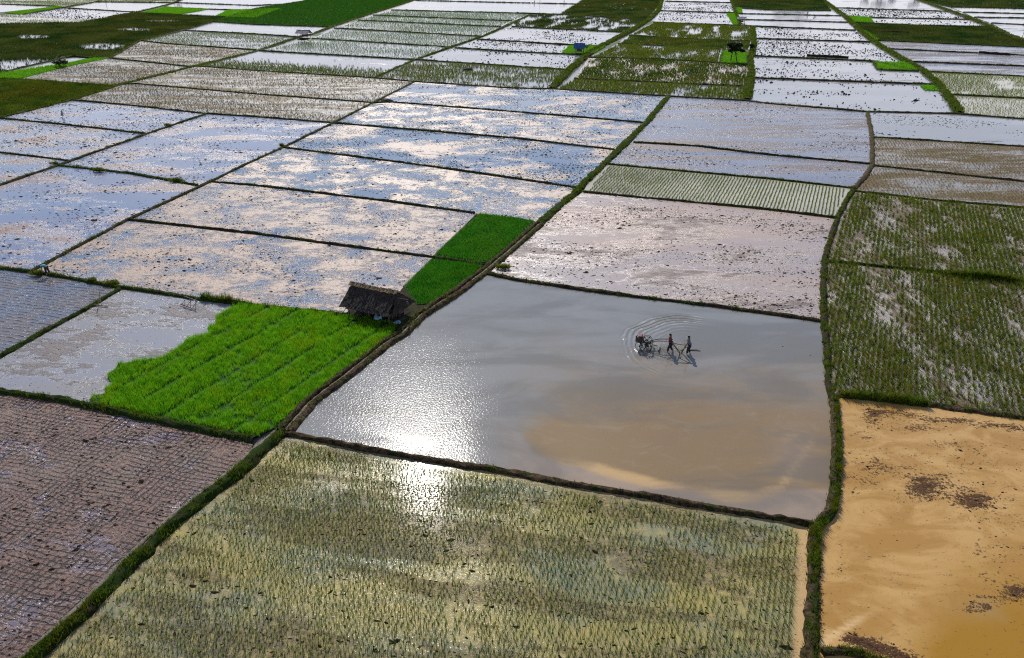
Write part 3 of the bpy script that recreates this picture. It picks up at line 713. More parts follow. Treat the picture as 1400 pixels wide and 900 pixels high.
F16 = [(-80, 360), (0, 367), (42, 372), (75, 377), (162, 396), (112, 427), (70, 449), (0, 488), (-80, 530)]
field(F16, 'raked', 'mud_field')
F17 = [(42, 372), (175, 301), (350, 320), (475, 337), (567, 349), (592, 353), (555, 391), (530, 432), (475, 432), (430, 427), (350, 419), (275, 410), (225, 402), (150, 391), (75, 377)]
F18 = [(175, 301), (278, 254), (287, 249), (350, 254), (525, 275), (652, 293), (592, 352), (567, 349), (475, 337), (350, 320)]
F19 = [(287, 249), (385, 202), (567, 225), (700, 244), (789, 257), (762, 286), (737, 307), (652, 293), (525, 275), (350, 254)]
F20 = [(386, 202), (455, 169), (700, 189), (842, 205), (826, 225), (806, 247), (790, 258), (700, 244), (567, 225)]
F21 = [(455, 169), (510, 141), (535, 140), (700, 153), (880, 168), (860, 192), (842, 205), (700, 189)]
F22 = [(512, 140), (567, 112), (700, 121), (755, 122), (912, 132), (880, 168), (700, 153), (535, 140)]
F23 = [(82, 226), (200, 184), (283, 156), (350, 160), (457, 169), (387, 202), (337, 225), (287, 250), (270, 254), (175, 237)]
F24 = [(82, 226), (175, 237), (272, 255), (175, 301), (42, 372), (0, 367), (-80, 360), (-80, 285), (0, 254)]
F25 = [(-80, 203), (0, 209), (93, 220), (82, 226), (0, 254), (-80, 283)]
F26 = [(-80, 157), (0, 162), (100, 172), (198, 183), (93, 220), (0, 209), (-80, 203)]
F27 = [(0, 162), (45, 150), (97, 137), (175, 144), (283, 156), (198, 183), (100, 172)]
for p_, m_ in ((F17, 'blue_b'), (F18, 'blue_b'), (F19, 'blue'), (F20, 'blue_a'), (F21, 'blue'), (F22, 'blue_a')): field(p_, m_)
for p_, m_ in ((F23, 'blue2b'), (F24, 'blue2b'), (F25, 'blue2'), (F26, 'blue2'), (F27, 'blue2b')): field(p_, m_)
F28 = [(97, 137), (162, 116), (187, 115), (350, 129), (512, 141), (457, 169), (350, 160), (283, 156), (175, 144)]
F29 = [(162, 116), (264, 91), (285, 92), (350, 97), (512, 107), (567, 112), (512, 141), (350, 129), (187, 115)]
F30 = [(264, 91), (312, 80), (352, 70), (565, 83), (512, 107), (350, 97), (285, 92)]
F31 = [(25, 109), (90, 92), (150, 80), (262, 92), (210, 105), (160, 117), (140, 117)]
F32 = [(150, 80), (192, 56), (225, 60), (350, 69), (312, 80), (264, 92)]
F33 = [(192, 56), (250, 42), (350, 47), (407, 51), (352, 70), (225, 60)]
F34 = [(250, 42), (290, 30), (350, 34), (450, 37), (427, 47), (407, 51), (350, 47)]
for p_, m_ in ((F28, 'brown'), (F29, 'brown'), (F30, 'white'), (F31, 'brown'), (F32, 'brown'), (F33, 'white'), (F34, 'white')): field(p_, m_)
F35 = [(290, 30), (350, 12), (425, 0), (450, -8), (595, -8), (567, 0), (535, 10), (500, 21), (452, 36), (350, 34)]
field(F35, 'greendark', 'green_field')
MARSH = [(-60, 38), (0, 33), (110, 31), (150, 24), (190, 18), (312, 24), (290, 31), (250, 42), (192, 56), (150, 80), (130, 80), (100, 77), (0, 100), (-60, 114)]
field(MARSH, 'marsh', 'marsh', z=.02)
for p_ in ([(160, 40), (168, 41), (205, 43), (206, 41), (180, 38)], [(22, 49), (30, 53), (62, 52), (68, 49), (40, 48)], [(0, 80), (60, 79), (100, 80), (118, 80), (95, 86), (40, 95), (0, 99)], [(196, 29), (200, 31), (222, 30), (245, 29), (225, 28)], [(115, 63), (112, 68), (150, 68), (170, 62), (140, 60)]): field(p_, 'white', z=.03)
F37 = [(-60, 118), (0, 101), (130, 80), (150, 80), (90, 92), (25, 109), (0, 109), (-60, 125)]
field(F37, 'greenbright', 'green_field')
F38 = [(-60, 122), (0, 108), (25, 109), (140, 117), (160, 117), (105, 135), (45, 150), (0, 161), (-60, 176)]
field(F38, 'olive', 'green_field')
for p_ in ([(-60, 8), (0, 6), (80, 9), (0, 17), (-60, 22)], [(32, 20), (85, 11), (187, 17), (150, 24), (110, 27)], [(85, 11), (132, 3), (240, 4), (187, 17)], [(245, 20), (287, 13), (312, 14), (295, 22)], [(225, 10), (240, 4), (350, 8), (385, 6), (350, 14), (287, 13)], [(240, 4), (265, -8), (450, -8), (425, 0), (385, 6), (350, 8)],
           [(535, 14), (568, 1), (700, 4), (795, 6), (767, 20), (700, 18)], [(568, 1), (590, -8), (805, -8), (799, 0), (787, 6), (700, 4)], [(652, 54), (700, 37), (862, 45), (825, 64), (700, 57)], [(565, 83), (622, 66), (700, 71), (805, 76), (780, 94), (777, 96), (700, 91)], [(622, 66), (652, 54), (700, 57), (778, 63), (767, 73), (700, 71)],
           [(905, 2), (912, -8), (998, -8), (1000, 4)], [(903, 15), (907, 2), (1000, 4), (1006, 18)], [(893, 31), (903, 15), (1006, 18), (1012, 36)],
           [(1004, 11), (1135, 15), (1150, 22), (1008, 19)], [(1008, 19), (1150, 22), (1160, 31), (1012, 27)], [(1012, 27), (1160, 31), (1172, 42), (1012, 36)], [(1029, 37), (1172, 42), (1190, 58), (1032, 53)], [(1032, 53), (1190, 58), (1228, 84), (1027, 77)], [(1027, 77), (1228, 84), (1262, 99), (1282, 116), (1026, 107)], [(1026, 107), (1282, 116), (1300, 138), (1308, 155), (1185, 153), (1050, 142), (1022, 138)],
           [(1118, -8), (1240, -8), (1257, 1), (1300, 16), (1143, 11)], [(1143, 11), (1300, 16), (1325, 27), (1157, 24)], [(1157, 24), (1325, 27), (1352, 37), (1255, 35), (1165, 31)],
           [(1300, 10), (1480, 15), (1480, 24), (1400, 19), (1317, 17)], [(1317, 17), (1400, 19), (1480, 24), (1480, 32), (1400, 25), (1332, 24)], [(1332, 24), (1400, 25), (1480, 32), (1480, 40), (1355, 32)], [(1355, 32), (1480, 40), (1480, 72), (1392, 54), (1374, 42)]):
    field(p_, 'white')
for p_ in ([(1197, 56), (1400, 65), (1480, 73), (1480, 86), (1400, 76), (1205, 67)], [(1205, 67), (1400, 76), (1480, 86), (1480, 98), (1400, 91), (1245, 85)], [(1245, 85), (1400, 91), (1480, 98), (1480, 112), (1400, 105), (1270, 99)]): field(p_, 'pale')
STR = [[(535, 14), (700, 18), (727, 20), (700, 29), (510, 21)], [(510, 21), (700, 29), (685, 37), (490, 28)], [(490, 28), (685, 37), (657, 50), (457, 39)], [(457, 39), (657, 50), (613, 66), (427, 53)], [(427, 53), (613, 66), (565, 83), (352, 70)]]
for p_ in STR: field(p_, 'white')
F54 = [(700, 37), (700, 32), (726, 20), (767, 20), (887, 27), (862, 45)]
F59 = [(512, 107), (565, 83), (700, 91), (777, 96), (755, 122), (700, 121), (567, 112)]
F60 = [(767, 20), (788, 6), (800, 0), (805, -8), (910, -8), (904, 5), (887, 27)]
F64 = [(862, 47), (893, 31), (1012, 36), (1029, 37), (1029, 57), (950, 54)]
F65 = [(845, 60), (860, 48), (950, 54), (1029, 57), (1026, 68), (985, 67)]
F66 = [(805, 79), (845, 60), (990, 67), (984, 87), (900, 81)]
F67 = [(785, 108), (805, 79), (900, 81), (1024, 90), (1025, 119)]
F68 = [(757, 122), (785, 108), (1025, 119), (1022, 138), (912, 132)]
for p_ in (F54, F59, F60, F64, F65, F66, F67, F68): field(p_, 'wet' if p_ is F67 else 'white')
F69 = [(998, -8), (1118, -8), (1137, 15), (1050, 14), (1004, 11)]
F80 = [(1165, 31), (1255, 35), (1352, 37), (1374, 43), (1392, 54), (1480, 72), (1400, 65), (1198, 56)]
F86 = [(1230, -8), (1480, -8), (1480, 15), (1300, 10), (1257, 1)]
for p_ in (F69, F80, F86): field(p_, 'greendark', 'green_field')
F84 = [(1270, 99), (1400, 105), (1480, 112), (1480, 144), (1400, 135), (1300, 130)]
F85 = [(1300, 130), (1400, 135), (1480, 144), (1480, 170), (1312, 156)]
field(F84, 'rowpale'); field(F85, 'rowpale')
F45 = [(-60, 22), (30, 20), (110, 27), (150, 24), (110, 31), (0, 33), (-60, 38)]; field(F45, 'rowpale')
F42 = [(-60, 4), (0, 6), (80, 9), (85, 11), (132, 3), (140, -8), (-60, -8)]; field(F42, 'rowpale')
F51 = [(132, 3), (150, -8), (265, -8), (240, 4)]; field(F51, 'rowpale')
BRIGHT = {'small bright green seedling plot beside the blue roofed hut': [(767, 73), (778, 63), (828, 64), (808, 75)],
          'bright green seedling plot below the dark tree': [(987, 70), (1021, 70), (1021, 87), (985, 87)],
          'bright green seedling plot left of the far right hut': [(993, 19), (1006, 19), (1012, 34), (1003, 34)],
          'bright green seedling plot in the bend of the grassy bank at upper right': [(1157, 22), (1190, 24), (1195, 31), (1167, 31)],
          'thin bright green seedling strip beside the upper right bank': [(1174, 42), (1186, 44), (1203, 55), (1192, 55)],
          'bright green seedling plot at the end of a flooded field at right': [(1194, 85), (1240, 86), (1257, 97), (1200, 96)],
          'smallest bright green seedling plot beside the right hand bank': [(1257, 117), (1279, 118), (1285, 125), (1264, 124)],
          'long bright green seedling bed at the top left': [(192, 18), (225, 10), (287, 13), (245, 20)],
          'bright green seedling bed touching the dark green field at top left': [(295, 22), (312, 14), (350, 13), (385, 12), (350, 25), (312, 24)],
          'narrow bright green strip in the top left corner': [(5, 18), (80, 9), (88, 10), (32, 20)],
          'long bright green strip along the marsh edge at left': F37,
          'tiny bright seedling patch above the far right hut': [(1006, 11), (1014, 11), (1015, 18), (1009, 18)]}
for lab, p_ in BRIGHT.items():
    if p_ is not F37: field(p_, 'greenbright', 'green_field', z=.05)
    crop(p_, 'bright', lab, .55, .55, .42, 6, .13, .25, .3, .1, jit=.4, seed=len(lab), z0=.05, name='rice_seedlings', cat='seedlings')

field([(553, 391), (570, 418), (592, 417), (566, 441), (528, 448), (470, 436), (478, 425), (530, 420)], 'bank', 'ground_patch', z=.05)
# ---------------------------------------------------------------- crops
NUR = [(322, 417), (430, 428), (500, 436), (545, 446), (533, 462), (475, 508), (425, 545), (378, 584), (352, 598), (290, 586), (200, 568), (140, 556), (122, 548), (128, 541), (145, 539), (143, 531), (157, 526), (149, 521), (147, 512), (158, 505), (162, 498), (190, 494), (222, 490), (247, 474), (257, 464), (286, 457), (284, 448), (296, 443), (295, 433)]
field(NUR, 'greenbright', 'green_field', z=.06)
G1 = [(655, 293), (700, 297), (731, 303), (700, 333), (668, 360), (632, 356), (593, 350)]
G2 = [(591, 355), (661, 364), (625, 398), (590, 416), (570, 417), (553, 391)]
field(G1, 'greenmid', 'green_field', z=.06); field(G2, 'greenmid', 'green_field', z=.06)
def nursery_keep(Q, r):
    q = Q@UX; t = W(425, 545)-W(525, 472); a = math.atan2(t[1], t[0]); v = -math.sin(a)*Q[:, 0]+math.cos(a)*Q[:, 1]
    v = v+.5*(fbm(Q, .3, 3, 4)-.5); s = np.abs(((v/3.1) % 1)-.5)*3.1
    return (s > .24*(fbm(Q, .35, 3, 8) > .38)*(.5+r.random(len(Q)))) & (fbm(Q, 1.1, 3, 2)+.2*r.uniform(-1, 1, len(Q)) > .33)
crop(NUR, 'nursery', 'large bright green rice nursery bed below the thatched hut', .135, .135, .42, 5, .036, .10, .45, .05, nursery_keep, .35, 11, .05, name='rice_seedlings', cat='seedlings')
crop(G1, 'mid', 'green nursery bed right of the hut, the upper of the two', .2, .2, .34, 4, .05, .11, .4, .12, None, .35, 12, .05, name='rice_seedlings', cat='seedlings')
crop(G2, 'mid', 'green nursery bed right of the hut, the lower of the two', .17, .17, .34, 4, .045, .10, .4, .12, None, .35, 13, .05, name='rice_seedlings', cat='seedlings')
ANGS = math.atan2(*(W(120, 835)-W(350, 622))[::-1])
crop(FORE, 'rice', 'rows of young rice in the foreground paddy under the sun glint', .30, .28, .34, 6, .030, .055, .45, .75, lambda Q, r: (r.random(len(Q)) > .06) & (fbm(Q, .35, 4, 6)+.15*r.uniform(-1, 1, len(Q)) > .27), .08, 21, ang=ANG-.10)
crop([(385, 604), (470, 620), (460, 640), (380, 625)], 'weed', 'few taller dark rice clumps at the top left corner of the foreground paddy', 1.0, .9, .55, 9, .04, .1, .3, .3, lambda Q, r: r.random(len(Q)) > .45, .3, 22)
crop(F12, 'weed', 'sparse dark green rice with pale water gaps left of the right edge, below the bright weedy bank', .42, .28, .47, 9, .048, .10, .6, .3, lambda Q, r: fbm(np.stack([Q@UX*1.6, Q@UY*.45], 1), .22, 4, 3)+.2*r.uniform(-1, 1, len(Q)) > .39, .14, 23, ang=ANG-.17)
crop(F11, 'weed', 'dark green rice in broken rows above the bright weedy bank at right', .47, .30, .5, 10, .052, .11, .6, .5, lambda Q, r: fbm(np.stack([Q@UX*1.6, Q@UY*.45], 1), .2, 4, 5)+.2*r.uniform(-1, 1, len(Q)) > .41, .13, 24, ang=ANG-.17)
crop(STRIPE, 'rice', 'regular striped rows of pale green rice between two water fields', .46, .2, .30, 5, .04, .05, .3, .8, lambda Q, r: r.random(len(Q)) > .05, .07, 25, ang=ANG-.13)
for p_, lab, sd_ in ((F09, 'brown rice stubble rows in the upper of two tan fields at right', 26), (F10, 'brown rice stubble rows in the lower of two tan fields at right', 27)):
    crop(p_, 'straw', lab, .5, .42, .26, 5, .045, .09, .5, .4, keep_noise(.2, .34, .15, sd_), .15, sd_, name='rice_stubble', cat='stubble')
crop(F84, 'rice', 'yellow green rice at the right edge above the long cross bank, upper plot', .7, .6, .45, 5, .07, .13, .4, .6, keep_noise(.12, .36, .15, 3), .15, 28)
crop(F85, 'rice', 'pale green rice at the right edge just above the long cross bank', .8, .65, .38, 4, .06, .1, .4, .6, keep_noise(.12, .30, .15, 4), .15, 29)
crop(F59, 'weed', 'green rice tufts left of the grassy bank at top centre', .62, .6, .5, 5, .085, .16, .4, .8, keep_noise(.12, .38, .2, 5), .2, 30)
for i, (p_, lm, thr, lab) in enumerate(((F68, 'weed', .36, 'olive rice just above the long cross bank at top centre'), (F67, 'olive', .37, 'thick olive rice in the widest upper field between two grassy banks'),
                          (F66, 'weed', .34, 'olive rice left of the dark tree'), (F65, 'olive', .22, 'thin strip of dense olive rice above the dark tree'), (F64, 'weed', .42, 'broken olive rice below the far right hut'),
                          (F60, 'dark', .25, 'dark green rice at the top centre edge left of the grassy bank'), (F54, 'dark', .46, 'sparse dark rice in the pale field at top centre'))):
    crop(p_, lm, lab, .62, .60, .6, 5, .12, .2, .5, .8, keep_noise(.13, thr+.04, .16, 40+i, 1.6, .5), .2, 50+i)
for i, p_ in enumerate(STR):
    crop(p_, 'spring', ('topmost', 'second', 'third', 'fourth', 'lowest')[i]+' of the five pale green rice strips right of the dark green field', .8+.0*i, .75, .42, 3, .085, .12, .4, .8, keep_noise(.08, .30, .3, 70+i, .3), .2, 60+i)
crop(F35, 'deep', 'dense dark green rice field at the top left of centre', .8, .8, .5, 5, .2, .35, .4, .2, None, .4, 65)
crop(F69, 'dark', 'dark green rice field at the top right of centre', .9, .9, .55, 5, .2, .35, .5, .2, None, .4, 66)
crop(F80, 'dark', 'wide dark green rice field at the upper right', .75, .75, .55, 5, .19, .33, .5, .2, keep_noise(.1, .2, .1, 2), .4, 67)
crop(F86, 'dark', 'dark green rice field in the top right corner', 1.0, 1.0, .55, 4, .22, .35, .5, .2, None, .4, 68)
def marsh_keep(Q, r):
    q = PX(Q); k = np.ones(len(Q), bool)
    for bx, by, rx, ry in ((182, 41, 24, 2.6), (45, 51, 24, 3), (40, 90, 60, 8), (100, 82, 26, 4.5), (222, 29, 26, 1.4), (140, 64, 32, 5)):
        e = ((q[:, 0]-bx)/rx)**2+((q[:, 1]-by)/ry)**2
        k &= (e > 1) | (r.random(len(Q)) < .10)
    return k
crop(MARSH, 'dark', 'dark marsh grass around small pools at the upper left', .75, .75, .75, 5, .17, .32, .5, .2, marsh_keep, .4, 69, name='marsh_grass', cat='grass')
crop(F38, 'olive', 'rough olive grass field at the left edge', .55, .55, .6, 6, .14, .28, .5, .2, None, .4, 71, name='rough_grass', cat='grass')
crop(F30, 'weed', 'green rice fringe along the lower edge of the pale field at upper left', .7, .6, .5, 5, .09, .16, .4, .5, lambda Q, r: (PX(Q)[:, 1] > 84+(PX(Q)[:, 0]-300)*.065+5*r.normal(0, .6, len(Q))), .2, 72)
for i, (p_, lm, thr, lab) in enumerate(((F28, 'oldstraw', .43, 'brown stubble below the long brown field at upper left'), (F29, 'oldstraw', .40, 'brown stubble in the long field at upper left'), (F31, 'oldstraw', .45, 'brown stubble beside the green strip at left'), (F32, 'oldstraw', .43, 'brown stubble below the marsh corner'),
                             (F33, 'rice', .50, 'faint pale rice left of the grey roofed hut'), (F45, 'olive', .5, 'pale weeds above the marsh at the top left'), (F42, 'rice', .42, 'pale rice in the top left corner'), (F51, 'rice', .42, 'pale rice behind the far left hut'))):
    crop(p_, lm, lab, .7, .6, .32, 4, .075, .15, .5, .5, keep_noise(.1, thr, .2, 80+i, .3), .2, 80+i, name='rice_stubble' if lm == 'oldstraw' else 'rice_plants', cat='stubble' if lm == 'oldstraw' else 'rice plants')

# ---------------------------------------------------------------- clods, footprints
K1 = 'dark mud clods scattered over the blue and pink flooded fields at left'
for i, p_ in enumerate((F17, F18, F19, F20, F21, F22)): field_clods(K1, p_, .42, .105, .50, .3, 100+i, .7, .12)
for i, p_ in enumerate((F23, F24, F25, F26, F27)): field_clods(K1, p_, .55, .125, .52, .25, 110+i, .6, .15)
K2 = 'dark clods and straw bits in the pink pond above the tractor pond'
field_clods(K2, PINK, .30, .10, .515, .22, 120, .3, .12); field_clods(K2, PINK, .9, .05, .0, .22, 121, .5, .1)
K3 = 'dark clods in the two pale striped water fields above the striped rice'
for i, p_ in enumerate((F06, F07, F08)): field_clods(K3, p_, .6, .11, .56, .15, 125+i, .25, .12)
K4 = 'dark clods in the grey pond left of the large nursery bed'
field_clods(K4, F15, .42, .05, .50, .3, 130, .6, .2)
K5 = 'dark footprints and clods between the foreground rice rows'
r_ = np.random.default_rng(5); fp = WP(FORE); U0 = fp@UX; V0_ = fp@UY; Q = []
v0 = V0_.min()
while v0 < V0_.max():
    us = np.arange(U0.min(), U0.max(), .5); us = us+r_.normal(0, .08, len(us))
    pts = us[:, None]*UX+(v0+.09*r_.choice([-1, 1], len(us))+.25*np.sin(us*.15+v0))[:, None]*UY
    kp = fbm(pts, .15, 3, int(v0*10) % 97)+r_.uniform(-.08, .08, len(pts)) > .45; Q.append(pts[kp]); v0 += .95
Q = np.concatenate(Q); Q = Q[inside(Q, fp) & (seg_dist(Q, fp, True) > .8)]; q_ = PX(Q); Q = Q[(q_[:, 1] < 950) & (q_[:, 0] > -40)]
clods(K5, Q, .085, 6, .3, 2.0)
field_clods(K5, FORE, .5, .05, .0, .2, 131, .6, .1, .5)
K6 = 'mud clods over the tilled field at the lower left'
field_clods(K6, TILL, .32, .085, .48, .3, 140, .5, .2)
K7 = 'dark clods in the ochre pond at the lower right'
oc = WP(OCH); Qo = grid_pts(oc, .24, .24, .5, None, .3, lambda Q, r: (paint_och(Q)['dark']*.62+.16*fbm(Q, .5, 3, 2) > r.random(len(Q))*.9+.10), 141)
clods(K7, Qo, .07, 7, .5, 1.6)
K8 = 'dark clods and weeds floating in the far white water fields'
for i, p_ in enumerate(([(903, 15), (907, 2), (1000, 4), (1006, 18)], [(893, 31), (903, 15), (1000, 18), (1003, 36)], [(1029, 37), (1172, 42), (1190, 58), (1032, 53)], [(1032, 53), (1190, 58), (1228, 84), (1027, 77)], [(1027, 77), (1228, 84), (1262, 99), (1282, 116), (1026, 107)], [(1026, 107), (1282, 116), (1300, 138), (1308, 155), (1185, 153), (1050, 142), (1022, 138)], [(1143, 11), (1300, 16), (1325, 27), (1157, 24)], [(1157, 24), (1325, 27), (1352, 37), (1255, 35), (1165, 31)], [(565, 83), (622, 66), (700, 71), (805, 76), (777, 96)], [(622, 66), (652, 54), (700, 57), (778, 63), (767, 73)], [(652, 54), (700, 37), (862, 45), (825, 64)], [(32, 20), (85, 11), (187, 17), (150, 24), (110, 27)])):
    thr = (.56, .56, .55, .50, .60, .64, .44, .6, .6, .45, .62, .58)[i]
    field_clods(K8, p_, 1.0, .15, thr, .12, 150+i, .6, .2, 1.2)
Qp = grid_pts(WP(POND), 2.2, 2.2, .5, None, 1.0, lambda Q, r: r.random(len(Q)) < .18*(PX(Q)[:, 0] > 850), 160); clods('few dark clods floating in the tractor pond', Qp, .06, 8)
for key, vs in CL.items():
    V = np.concatenate(vs); k = len(V)//7; T = (np.arange(k)[:, None, None]*7+LT[None]).reshape(-1, 3); NT_[0] += len(T)
    tag(link('mud_clods', np_mesh('mud_clods', V, T), M['clod']), key, 'mud clods', kind='stuff')

# grass on the banks
VV = []; TT = []; o_ = 0
for i, (G, gh, z, dist) in enumerate(BG):
    s = max(1.0, dist/90)
    V, T = blades(G, gh*1.1*(.35+1.3*vn(G, 1.6, 3)), 6, .045*s, .13*s, .8, seed=300+i, z0=z)
    VV.append(V); TT.append(T+o_); o_ += len(V)
NT_[0] += o_//3
tag(link('bank_grass', np_mesh('bank_grass', np.concatenate(VV), np.concatenate(TT)), L['bankweed']), 'short green grass and weeds growing along the earth banks', 'grass', kind='stuff')

# ---------------------------------------------------------------- huts
def local_frame(px, py): p = W(px, py); return (p[0], p[1], 0)
def slope_course(parent, y0, z0, y1, z1, x0, x1, mat, thick=.05, seed=0, name='thatch_course', piece=.13):
    """one ragged course of thatch: overlapping palm strips of uneven length"""
    r = random.Random(seed); bm = bmesh.new(); x = x0
    while x < x1:
        w = piece*r.uniform(.7, 1.3); o = r.uniform(-.10, .32); dz = r.uniform(-.02, .045); t = thick*r.uniform(.7, 1.2)
        yy1 = y1+(y1-y0)*o; zz1 = z1+(z1-z0)*o; sk = r.uniform(-.03, .03)
        c = [(x, y0, z0+dz), (x+w, y0, z0+dz), (x+w+sk, yy1, zz1+dz+.012), (x+sk, yy1, zz1+dz+.012)]
        vs = [bm.verts.new(p) for p in c]+[bm.verts.new((p[0], p[1], p[2]+t)) for p in c]
        for f in ((3, 2, 1, 0), (4, 5, 6, 7), (0, 1, 5, 4), (1, 2, 6, 5), (2, 3, 7, 6), (3, 0, 4, 7)): bm.faces.new([vs[i] for i in f])
        x += w*.93
    bmesh.ops.recalc_face_normals(bm, faces=bm.faces)
    me = bpy.data.meshes.new(name); bm.to_mesh(me); bm.free(); return link(name, me, mat, parent)

def thatched_hut():
    hx, hy, _ = local_frame(515, 430); HA = ANG-.16
    t = tag(empty('thatched_hut', (hx, hy, .12), HA), 'large dark thatched field hut on posts beside the bright green nursery bed', 'hut')
    Lx, Dy, ze, zr = 2.5, 1.9, 1.15, 2.65           # half length, half depth, eave and ridge height
    MB().box((0, -.1, -.08), (5.6, 4.2, .22), jit=.12).build('earth_base', M['clod'], t)
    MB().ball((2.9, -.6, -.1), (1.6, 1.3, .26), 3, .5).build('earth_apron', M['bank'], t)
    for x in (-2.2, 0, 2.2):
        for y in (-1.25, 1.25):
            MB().tube((x, y, -.1), (x+random.uniform(-.05, .05), y, ze+.2), .07, .055, bend=.03).build('post', M['wood'], t)
    for x in (-2.2, 2.2): MB().tube((x, 0, -.1), (x, 0, zr-.12), .07, .055).build('post', M['wood'], t)
    fl = MB().box((0, 0, .62), (4.7, 2.5, .06)).build('platform', M['plank'], t)
    for k in range(10): MB().box((-2.2+k*.49, 0, .668), (.42, 2.6, .03), jit=.008).build('plank', M['plank'], fl)
    for y in (-1.28, 1.28):
        MB().tube((-2.5, y, ze+.12), (2.5, y, ze+.12), .05).build('beam', M['wood'], t)
        MB().tube((-2.4, y, .85), (2.4, y, .85), .035).build('rail', M['bamboo'], t)
    bw = MB()
    for k in range(15): bw.box((-2.1+k*.3, 1.3, 1.15), (.26, .03, .95), jit=.02)
    bw.build('back_wall', M['wood'], t)
    rf = MB()
    for s in (-1, 1):
        rf.box((0, s*Dy*.5, (ze+zr)/2-.04), (2*Lx-.3, math.hypot(Dy, zr-ze)*.98, .04), Matrix.Rotation(-s*math.atan2(zr-ze, Dy), 3, 'X'))
    roof = rf.build('thatch_roof', M['thatch'], t)
    for s in (-1, 1):
        for k in range(9):
            f0 = max(0, (8-k)/9-.02); f1 = (8-k)/9+.17
            slope_course(roof, s*Dy*f0, zr-(zr-ze)*f0+.01*(8-k)*0+.02, s*Dy*f1*1.02, zr-(zr-ze)*f1+.01, -Lx+.1*(k % 2)*.5-.15*f1, Lx-.1+.15*f1, M['thatch'], .06, 10*k+s)
    # hipped, sagging right end
    for k in range(6):
        f0 = (5-k)/6; f1 = f0+.24
        hw = Dy*(f1)
        r = random.Random(k); bm = bmesh.new(); y = -hw
        while y < hw:
            w = .16*r.uniform(.7, 1.3); x0_ = Lx-.1+.6*f0; x1_ = Lx-.1+.6*f1+r.uniform(-.05, .08)
            z0_ = zr-.1-(zr-ze)*f0; z1_ = zr-.1-(zr-ze)*f1
            c = [(x0_, y*f0/f1, z0_), (x0_, (y+w)*f0/f1, z0_), (x1_, y+w, z1_), (x1_, y, z1_)]
            vs = [bm.verts.new(p) for p in c]+[bm.verts.new((p[0], p[1], p[2]+.05)) for p in c]
            for f in ((3, 2, 1, 0), (4, 5, 6, 7), (0, 1, 5, 4), (1, 2, 6, 5), (2, 3, 7, 6), (3, 0, 4, 7)): bm.faces.new([vs[i] for i in f])
            y += w
        bmesh.ops.recalc_face_normals(bm, faces=bm.faces)
        me = bpy.data.meshes.new('thatch_course'); bm.to_mesh(me); bm.free(); link('thatch_course', me, M['thatch'], roof)
    rc = MB()
    for k in range(36):
        x = -Lx-.1+k*(2*Lx+.1)/35
        for s in (-1, 1): rc.box((x, s*.14, zr+.06+random.uniform(-.03, .03)-.06*math.sin(k/35*math.pi)), (.2, .42+random.uniform(-.1, .1), .07), Matrix.Rotation(-s*.55, 3, 'X'), .02)
    rc.build('ridge_cap', M['thatch_sunlit'], roof)
    for s, x in ((-1, -1.9), (-1, -.6), (-1, .7), (-1, 1.9)):
        MB().tube((x, s*.1, zr+.12), (x+.25, s*Dy*.95, ze+.2), .022, bend=.02).build('roof_pole', M['thatch'], roof)
    MB().tube((Lx-.3, -.4, zr-.35), (Lx+1.25, -.2, zr-.42), .03).build('hanging_pole', M['wood'], t)
    MB().tube((2.2, -1.25, 1.0), (.9, -1.25, .1), .03).build('brace', M['bamboo'], t)
    MB().tube((-2.2, -1.25, 1.0), (-2.9, -1.9, -.1), .03).build('prop', M['wood'], t)
    # things kept in and around the hut
    Mt = Matrix.Translation((hx, hy, .12)) @ Matrix.Rotation(HA, 4, 'Z')
    def at(x, y, z): return tuple(Mt @ Vector((x, y, z)))
    b = MB().ball((0, 0, 0), (.14, .14, .26), 2, .3); b.tube((0, 0, .2), (0, 0, .42), .012)
    o = b.build('black_lantern', M['iron'], None, True); o.location = at(Lx+1.15, -.22, zr-.86); tag(o, 'small black lantern hanging from the pole at the right end of the thatched hut', 'lantern')
    o = MB().ball((0, 0, .0), (.42, .28, .12), 3, .7).build('orange_cloth', M['orange'], None, True); o.location = at(-1.45, -.95, .78); tag(o, 'crumpled orange cloth lying on the platform of the thatched hut', 'cloth')
    # blue plastic sheet slung under the eave
    bm = bmesh.new(); gx = 10; grid = [[bm.verts.new((i*.12, -.25*math.sin(j*.5)*(i/9)-.05*j, -.07*j+.1*math.sin(i*.9+j*.6)*.5-.12*math.sin(i/9*math.pi))) for j in range(6)] for i in range(gx)]
    for i in range(gx-1):
        for j in range(5): bm.faces.new((grid[i][j], grid[i+1][j], grid[i+1][j+1], grid[i][j+1]))
    me = bpy.data.meshes.new('plastic_sheet'); bm.to_mesh(me); bm.free()
    o = link('plastic_sheet', me, M['plastic']); o.scale = (.8, .8, .8); o.location = at(.95, -1.7, .7); o.rotation_euler = (0, -.3, ANG)
    md = o.modifiers.new('thick', 'SOLIDIFY'); md.thickness = .015
    tag(o, 'pale blue plastic sheet slung below the front eave of the thatched hut', 'plastic sheet')
    o = MB().ball((0, 0, .14), (.42, .30, .2), 3, .6).build('plastic_sack', M['plastic'], None, True); o.location = at(3.1, -1.1, -.02); tag(o, 'pale blue plastic sack on the bank right of the thatched hut', 'sack')
    r = MB().tube((0, 0, 0), (0, 0, .42), .2, .22, 14).build('water_drum', M['iron'], None); r.location = at(-2.5, -1.45, -.1); tag(r, 'dark drum standing under the left eave of the thatched hut', 'drum')
    r = MB()
    for k in range(9): r.tube((random.uniform(-.5, .5), random.uniform(-.3, .3), .05+k*.03), (random.uniform(1.2, 1.9), random.uniform(-.3, .3), .05+k*.03), .03)
    o = r.build('firewood_pile', M['wood'], None); o.location = at(-.6, -.2, -.02); o.rotation_euler = (0, 0, ANG); tag(o, 'pile of sticks stored under the platform of the thatched hut', 'firewood')
